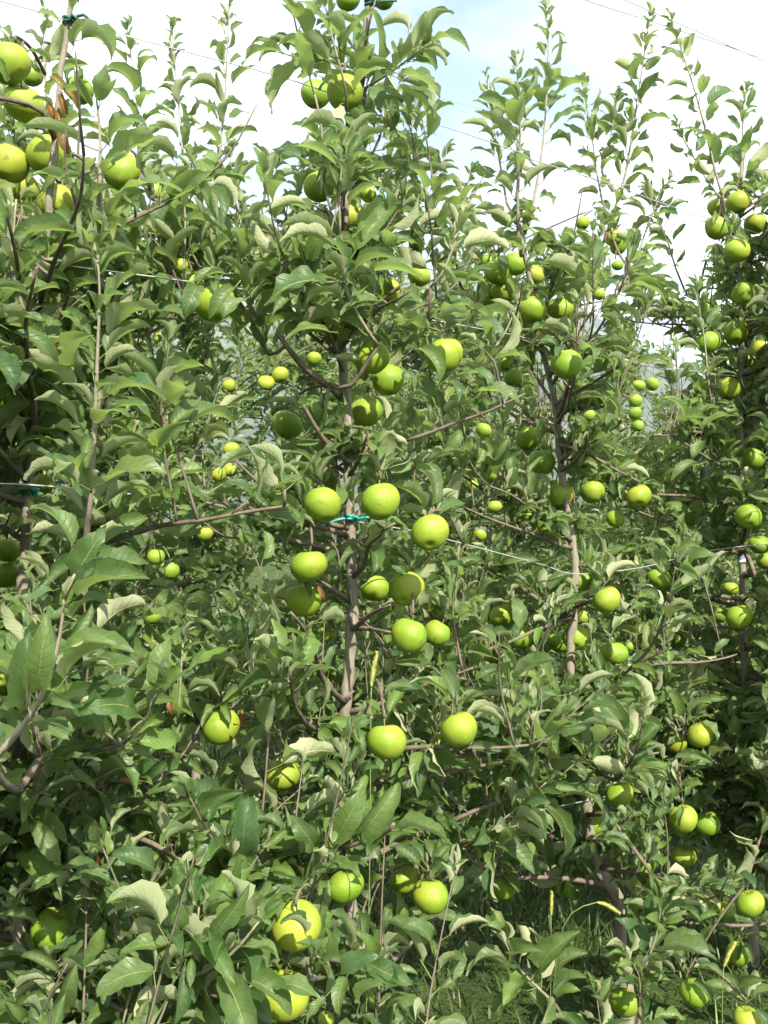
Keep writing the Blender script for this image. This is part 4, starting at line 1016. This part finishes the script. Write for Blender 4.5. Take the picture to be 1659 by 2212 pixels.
for tr in t.values():
    for l in tr.leaves:
        if l[5] == 2:
            R_ = np.stack([l[1], np.cross(l[2], l[1]), l[2]], 1) * l[3]
            for sp in proj(l[0] + SAMP[l[4]] @ R_.T):
                c = (int(sp[0] // 24), int(sp[1] // 24)); HAND[c] = max(HAND.get(c, 0), sp[2])
GRID = {}
TREE_ALL = list(t.values()) + BACK
for ti, tr in enumerate(TREE_ALL):
    if not tr.leaves: continue
    p = np.array([l[0] for l in tr.leaves]); d = np.array([l[1] for l in tr.leaves]); n = np.array([l[2] for l in tr.leaves])
    s = np.array([l[3] for l in tr.leaves]); v = np.array([l[4] for l in tr.leaves]); hand = np.array([int(l[5]) for l in tr.leaves])
    keep = np.ones(len(p), bool)
    lf = tr.detail == 2
    Bm = np.stack([d, np.cross(n, d), n], -1) * s[:, None, None]
    PT = p[:, None] + np.einsum('nij,nkj->nki', Bm, SAMP[v])          # ten points on every leaf
    SP = proj(PT)
    for k in range(10): keep &= ~(np.linalg.norm(PT[:, k, None] - A_P[None], axis=2) < A_D[None] / 2 * 0.99).any(1)
    u = rng.random((len(p), len(A_P))); u2 = rng.random((len(p), len(LIT_P)))
    for k in range(10):
        S_ = SP[:, k]
        dx = np.hypot(S_[:, None, 0] - A_S[None, :, 0], S_[:, None, 1] - A_S[None, :, 1])
        hit = (dx < A_R[None] * (0.88 if k < 4 else 0.74)) & (S_[:, None, 2] < A_S[None, :, 2] + 0.01)
        keep &= ~(hit & (u < np.where(VIPM[None], 1.0, np.where(A_CL[None] > 0, 0.97, 0.5)))).any(1)
        # growers thin the leaves that keep the sun off the fruit
        rel = PT[:, k, None] - LIT_P[None]; al = rel @ SD; off = np.linalg.norm(rel - al[..., None] * SD, axis=2)
        keep &= ~((off < LIT_D[None] * 0.42) & (al > 0) & (al < 0.7) & (u2 < A_SUN[None])).any(1)
    keep |= hand == 2
    if tr.detail == 2:
        for k in (0, 1, 2, 4, 5):
            rel = PT[:, k, None] - HANDP[None]; al = rel @ SD; off = np.linalg.norm(rel - al[..., None] * SD, axis=2)
            keep &= ~(((off < 0.022) & (al > 0.02) & (al < 0.8)).any(1) & (u2[:, 0] < 0.75) & (hand != 2))
    free = hand == 0
    hd = np.array([[HAND.get((int(a // 24), int(b // 24)), 0) for a, b in row] for row in SP[:, :, :2]]) if tr.detail == 2 else np.zeros(SP.shape[:2])
    keep &= ~((((hd > SP[..., 2]).sum(1) > 1) & (rng.random(len(p)) < 0.9)) & free)
    # crown outline
    ymin = np.interp(SP[:, 1, 0], SKX, SKY)
    if tr.detail < 2: ymin = ymin + 60
    out = (SP[:, :, 1].min(1) < ymin) & (rng.random(len(p)) < 0.97)
    keep &= ~(out & free)
    for (x0, y0, x1, y1, pr) in WINDOWS:
        lim = row_depth((x0 + x1) / 2) + 0.1 if y0 > 1000 else (4.3 if y0 > 750 and x0 < 730 else 99)
        if y0 > 1900 and x0 < 1500 and x1 - x0 > 100: lim = 2.6
        r = rng.random(len(p)) < pr
        inw = ((SP[..., 0] > x0) & (SP[..., 0] < x1) & (SP[..., 1] > y0) & (SP[..., 1] < y1) & (SP[..., 2] < lim)).any(1)
        keep &= ~(inw & r & free)
    keep &= ~((PT[:, 1, 1] < 1.15) & free) & ((PT[:, 1, 1] > 0.8) | (hand == 2))
    keep &= PT[..., 2].min(1) > ground_z(p[:, 0], p[:, 1]) + 0.03
    if tr.detail == 2:
        pass
    tr.arr = (p[keep], d[keep], n[keep], s[keep], v[keep]); tr.hand = hand[keep]; tr.scr = SP[keep, 1]
    n_all += keep.sum()
    cell = np.floor(tr.scr[:, :2] / 22).astype(int)
    for k in range(len(cell)): GRID.setdefault((cell[k, 0], cell[k, 1]), []).append((tr.scr[k, 2], ti, k))
shown = [dict() for _ in TREE_ALL]
for c, lst in GRID.items():
    if not (-2 <= c[0] <= 76 and -2 <= c[1] <= 101): continue
    lst.sort()
    for rank, (dep, ti, k) in enumerate(lst[:4]): shown[ti][k] = rank
print('leaves', n_all, [len(getattr(q, 'arr', [[]])[0]) for q in TREE_ALL])
for ti, tr in enumerate(TREE_ALL):
    if not hasattr(tr, 'arr'): continue
    p, d, n, s, v = tr.arr
    y = np.cross(n, d); B = np.stack([d, y, n], -1) * s[:, None, None]              # columns: leaf x, y, z
    score = np.array([(s[k] / tr.scr[k, 2]) ** 2 * (0.6 ** shown[ti][k]) if k in shown[ti] else 0 for k in range(len(p))])
    score[tr.hand == 2] = 9
    lim = 300 if tr.detail == 2 else (120 if tr.detail == 1 else 0)
    top = [k for k in np.argsort(-score)[:lim] if score[k] > 0] if lim else []
    for k in top:
        o = bpy.data.objects.new('leaf', LEAF_MESH[v[k]]); col.objects.link(o); o.parent = tr.root
        M = np.eye(4); M[:3, :3] = B[k]; M[:3, 3] = p[k] - tr.base; o.matrix_basis = Matrix(M.tolist())
    rest = np.ones(len(p), bool); rest[top] = False
    T = MED if tr.detail >= 1 else COARSE
    VV, QQ, UU, RR = [], [], [], []; off = 0
    for k in range(NV):
        idx = np.where(rest & (v == k))[0]
        if not len(idx): continue
        tv, tq, tu = T[k]
        W = np.einsum('nij,vj->nvi', B[idx], tv) + (p[idx] - tr.base)[:, None, :]
        VV.append(W.reshape(-1, 3)); UU.append(np.tile(tu, (len(idx), 1))); RR.append(np.repeat(rng.random(len(idx)), len(tv)))
        QQ.append((tq[None] + (off + np.arange(len(idx)) * len(tv))[:, None, None]).reshape(-1, 4)); off += len(idx) * len(tv)
    if VV:
        me = mesh_np('leaves', np.concatenate(VV), quads=np.concatenate(QQ), uv=np.concatenate(UU), var=np.concatenate(RR)); o = add('leaves', me, M_LEAF, tr.root); tag(o, kind='stuff')
    if tr.twigs.n:
        o = tr.twigs.build('twigs', M_TWIG, tr.root); tag(o, kind='stuff')

# dried and yellowed leaves one can pick out
def dry(key, x, y, dep, size, label, d=(0.3, -0.4, -0.7), n=(0, -0.8, 0.4)):
    tr = t[key]; d = unit(np.array(d) + rng.normal(0, 0.2, 3)); n = np.array(n, float); n = unit(n - d * (n @ d)); yv = np.cross(n, d)
    o = bpy.data.objects.new('leaf', DRY_MESH[int(rng.integers(4))]); col.objects.link(o); o.parent = tr.root; o['label'] = label
    M = np.eye(4); M[:3, :3] = np.stack([d, yv, n], -1) * size; M[:3, 3] = P(x, y, dep) - d * 0.05 * size - tr.base; o.matrix_basis = Matrix(M.tolist())
dry('L', 135, 745, 1.5, 0.42, 'small orange yellow leaf', (-0.9, -0.2, 0.1))
for (x, y) in ((118, 175), (135, 215), (128, 250), (140, 285), (112, 230), (148, 200)): dry('L', x, y, 1.72, rng.uniform(0.45, 0.75), 'brown shrivelled leaf')
dry('L', 367, 1521, 1.8, 0.42, 'orange dried leaf'); dry('A', 525, 1540, 1.85, 0.42, 'red brown dried leaf'); dry('A', 692, 1278, 2.0, 0.40, 'red brown dried leaf')
dry('B', 1180, 708, 2.45, 0.40, 'bright red dried leaf', (1, -0.3, 0)); dry('B', 1165, 715, 2.45, 0.3, 'red dried leaf', (1, -0.3, -.3)); dry('A', 1000, 1994, 2.0, 0.36, 'red dried leaf'); dry('A', 912, 1895, 2.0, 0.36, 'orange dried leaf')
dry('L', 268, 1686, 1.6, 0.4, 'orange dried leaf', (0.9, -.2, 0)); dry('L', 214, 1854, 1.55, 0.28, 'small red leaf'); dry('A', 285, 2205, 1.5, 0.4, 'orange dried leaf'); dry('A', 912, 1610, 2.05, 0.4, 'brown dried leaf')

# ------------------------------------------------------------------ wires, ties, band
def wire(pts, r, label, group='trellis wires of the front row', sag=0.0, mat=None):
    c = np.array([P(*p) for p in pts]); path = smooth_path(c, step=0.06)
    mb = MB().tube(path, r, 6); return tag(mb.build('wire', mat or M_WIRE, origin=path[0]), label, 'wire', group)
rd = lambda x, o=0.0: float(row_depth(x, o))
wire([(x, y, rd(x) + dz) for x, y, dz in ((-260, -60, 0), (0, 2, 0), (160, 47, 0.02), (375, 105, 0), (530, 145, 0), (645, 178, 0), (778, 222, 0.02), (955, 272, 0), (1124, 330, 0), (1149, 345, 0), (1329, 400, 0), (1404, 430, 0), (1530, 472, 0), (1600, 492, 0), (1800, 560, 0))], 0.0013, 'highest wire of the front row, crossing the sky from the upper left corner')
wire([(x, y, rd(x) + dz) for x, y, dz in ((-260, 480, 0), (0, 545, 0), (90, 566, 0), (420, 610, 0), (738, 658, 0.015), (1100, 722, 0), (1170, 740, 0), (1350, 779, 0), (1400, 790, 0), (1480, 801, 0), (1600, 815, 0), (1800, 850, 0))], 0.0016, 'wire behind the upper leaves that ends in the twisted length at right', )
c = [(1350, 777), (1390, 784), (1430, 799), (1475, 797), (1530, 808), (1600, 813)]
wire([(x, y, rd(x) - 0.02) for x, y in c], 0.0014, 'loose second strand twisted round the wire at the right')
wire([(x, y, rd(x) + dz) for x, y, dz in ((-260, 1040, 0), (45, 1046, -0.02), (240, 1063, 0), (420, 1082, 0), (650, 1101, 0), (752, 1124, -0.015), (900, 1148, 0), (975, 1168, 0), (1180, 1222, 0), (1240, 1240, 0.0), (1385, 1226, 0), (1500, 1196, 0), (1606, 1180, 0), (1800, 1160, 0))], 0.0017, 'pale wire at mid height fixed to the central trunk by the teal tie')
wire([(x, y, rd(x) + dz) for x, y, dz in ((-260, 1975, 0), (0, 1928, 0), (115, 1914, 0), (250, 1896, 0), (430, 1876, 0), (742, 1830, 0.02), (977, 1787, 0), (1265, 1730, 0.02), (1400, 1700, 0), (1606, 1660, 0.02), (1800, 1620, 0))], 0.0017, 'lowest wire of the front row, glimpsed between the bottom leaves at left')
wire([(x, y, rd(x, 2.75) + 0.0) for x, y in ((-200, -70), (210, 34), (660, 140), (955, 214), (1195, 274), (1500, 355), (1750, 420))], 0.0016, 'fine wire high behind, just above the highest front wire', 'wires of the rows behind')
wire([(x, y, rd(x, 2.95)) for x, y in ((-200, -60), (305, 64), (525, 122), (660, 156), (955, 230), (1500, 368), (1750, 430))], 0.0013, 'faintest wire high behind, close under another fine wire', 'wires of the rows behind')
wire([(1100, -65, 5.0), (1265, 0, 5.2), (1410, 47, 5.6), (1530, 86, 6.0), (1659, 130, 6.4), (1900, 212, 7.2)], 0.0035, 'overhead cable at the upper right, lower one where they enter the picture', 'overhead cables')
wire([(1180, -76, 5.4), (1350, 0, 5.6), (1510, 70, 6.0), (1659, 136, 6.3), (1900, 243, 7.0)], 0.0035, 'overhead cable at the upper right, higher one where they enter the picture', 'overhead cables')
wire([(1065, 235, 2.9), (1095, 285, 2.8), (1124, 325, 2.7), (1140, 345, 2.65)], 0.0011, 'short slanting wire end above the grey clip')
wire([(1190, 358, 2.75), (1232, 362, 2.75), (1300, 400, 2.85), (1380, 402, 2.9), (1420, 470, 3.0), (1450, 545, 3.05)], 0.0010, 'loose wire end curling down into the sky gap')

def ring_path(c, r, tilt=0.1, n=16):
    a = np.linspace(0, 2 * math.pi, n); return np.stack([c[0] + r * np.cos(a), c[1] + r * np.sin(a), c[2] + tilt * r * np.cos(a)], -1)
def at_trunk(key, y):
    tr = t[key].trunk; s_ = proj(tr); k = np.abs(s_[:, 1] - y).argmin(); return tr[k]
def tie(key, y, r, tails, label, mat=M_TIE, rt=0.0032):
    c = at_trunk(key, y); o = empty('plant_tie', c); tag(o, label, 'tie', 'plastic ties on the trunks')
    MB().tube(ring_path(c, r), rt, 8).tube(ring_path(c + [0, 0, 0.006], r * 1.03, -0.2), rt, 8).build('loop', mat, o)
    k = c + np.array([0.012, -r - 0.002, 0.0])
    MB().tube(smooth_path([k + [-0.008, 0, -0.004], k + [0, -0.005, 0.005], k + [0.008, 0, -0.003], k + [0.0, 0.004, -0.006]], step=0.004), rt * 1.1, 8).build('knot', mat, o)
    for tl in tails:
        pth = smooth_path([k] + [c + np.array(q) for q in tl], step=0.008); MB().tube(pth, rt * 0.95, 8).build('tail', mat, o)
tie('A', 1125, 0.0155, [[(-0.020, -0.026, -0.001), (-0.042, -0.030, -0.010), (-0.062, -0.030, -0.017)], [(0.026, -0.022, 0.001), (0.044, -0.026, 0.004)]], 'long teal plastic tie round the bare central trunk with two tails')
tie('L', 1046, 0.014, [[(-0.014, -0.020, 0.012), (-0.020, -0.022, 0.020)], [(0.026, -0.022, 0.002)]], 'short teal knot on the trunk at the left edge', rt=0.003)
tie('L', 50, 0.009, [[(0.03, -0.012, 0.008), (0.055, -0.02, -0.02)]], 'dark green knot where the highest wire meets the left treetop', M_TIE_D, 0.003)
tie('A', 660, 0.012, [[(0.018, -0.012, 0.0), (-0.012, -0.02, -0.002)]], 'small teal tie high on the central tree behind leaves', M_TIE)
tie('A', 10, 0.008, [[(0.04, -0.014, 0.0), (0.06, -0.016, 0.0)]], 'green tie near the top edge on the central treetop', M_TIE_D, 0.0025)
# grey clip on the highest wire
c = P(1150, 342, 2.62); o = empty('wire_clip', c); tag(o, 'grey plastic clip hanging on the highest wire beside the second treetop', 'clip')
v = []
for zz, w in ((0.016, 0.006), (0.008, 0.011), (-0.012, 0.009), (-0.020, 0.004)):
    for yy in (-0.0012, 0.0012): v += [(-w + zz * -0.35, yy, zz), (w + zz * -0.35, yy, zz)]
q = []
for k in range(3): b = 4 * k; q += [(b, b + 1, b + 5, b + 4), (b + 2, b + 6, b + 7, b + 3), (b, b + 4, b + 6, b + 2), (b + 1, b + 3, b + 7, b + 5)]
q += [(0, 2, 3, 1), (12, 13, 15, 14)]
add('plate', mesh_np('plate', v, quads=q, smooth=False), M_CLIP, o)
MB().tube(np.array([(-0.007, -0.004, 0.014), (-0.010, 0.0, 0.024), (-0.004, 0.004, 0.022), (-0.005, 0.003, 0.012)]), 0.0012, 6).build('hook', M_WIRE, None, origin=(0, 0, 0)).parent = o
# blue and white band on the third trunk
c = at_trunk('C', 1216); tr = t['C']; up = unit(at_trunk('C', 1190) - at_trunk('C', 1245))
r_ = 0.0135
b1 = MB().tube(np.array([c - up * 0.007, c, c + up * 0.007]), r_, 16, cap=False).build('label_band', M_WHITE, tr.root); b1['label'] = 'white band with blue edge round the trunk'
MB().tube(np.array([c + up * 0.0015, c + up * 0.004, c + up * 0.0065]), r_ + 0.0006, 16, cap=False).build('blue_stripe', M_BLUE, b1 if False else tr.root)

# ------------------------------------------------------------------ foxtail grass heads
def foxtail(pts, head, label, w=0.0045):
    c = np.array([P(*p) for p in pts]); h = np.array([P(*p) for p in head])
    g = np.array([c[0][0], c[0][1] + 0.02, float(ground_z(c[0][0], c[0][1])) - 0.01])
    base = g + [0, 0, 0.01]; o = empty('foxtail_grass', base); tag(o, label, 'grass head', 'foxtail grass among the trees')
    MB().tube(smooth_path(np.vstack([g, c, h[:1]]), step=0.03), 0.0011, 5).build('stem', M_FSTEM, o)
    hp = smooth_path(h, step=0.004); f = np.linspace(0, 1, len(hp)); rad = w * np.sin(np.pi * np.clip(f * 0.9 + 0.08, 0, 1)) ** 0.5
    MB().tube(hp, rad, 8, wob=0.12).build('seed_head', M_FOX, o)
    m = MB()
    for _ in range(420):
        k = int(rng.integers(1, len(hp) - 1)); ax = unit(hp[k + 1] - hp[k - 1]); rr = unit(np.cross(ax, rng.normal(0, 1, 3))); b = hp[k] + rr * rad[k] * 0.8
        e = b + (rr * 0.7 + ax * 0.8) * rng.uniform(0.004, 0.008); sd = np.cross(rr, ax) * 0.0004; m.raw([b - sd, b + sd, e], [(0, 1, 2)])
    bo = m.build('bristles', M_FOX, o); tag(bo, kind='stuff')
    lf = MB(); b0 = base
    for k in range(3):
        a = rng.uniform(0, 6.28); dirv = np.array([math.cos(a), math.sin(a), 0]); L_ = rng.uniform(0.15, 0.28); sd = np.array([-math.sin(a), math.cos(a), 0]) * 0.004
        V = []
        for j in range(6):
            fj = j / 5; pt = b0 + dirv * L_ * fj * 0.6 + np.array([0, 0, L_ * (fj - 0.55 * fj * fj) * 1.3]); V += [pt - sd * (1 - fj), pt + sd * (1 - fj)]
        lf.raw(V, q=[(2 * j, 2 * j + 1, 2 * j + 3, 2 * j + 2) for j in range(5)])
    lf.build('blades', M_FSTEM, o)
foxtail([(790, 2250, 1.9), (798, 1900, 1.9), (801, 1560, 1.9)], [(802, 1484, 1.9), (806, 1450, 1.9), (815, 1408, 1.9)], 'upright foxtail grass head right of the bare trunk at centre')
foxtail([(1190, 2230, 2.25), (1205, 2050, 2.25), (1235, 1972, 2.25)], [(1290, 1949, 2.25), (1312, 1956, 2.25), (1340, 1974, 2.25)], 'yellow arched foxtail grass head in front of the kinked trunk foot', 0.0042)
foxtail([(1560, 2260, 2.5), (1560, 2180, 2.5)], [(1563, 2090, 2.5), (1575, 2060, 2.5), (1590, 2035, 2.5)], 'tall foxtail grass head at lower right above the grass', 0.005)
foxtail([(1188, 2230, 2.4), (1190, 2080, 2.4)], [(1190, 1978, 2.4), (1191, 1950, 2.4), (1192, 1925, 2.4)], 'grey green seed head in the shade left of the arched foxtail', 0.004)
foxtail([(392, 2290, 1.5), (391, 2240, 1.5)], [(390, 2205, 1.5), (390, 2185, 1.5), (391, 2160, 1.5)], 'pale seed head poking up between the large bottom leaves at left', 0.004)
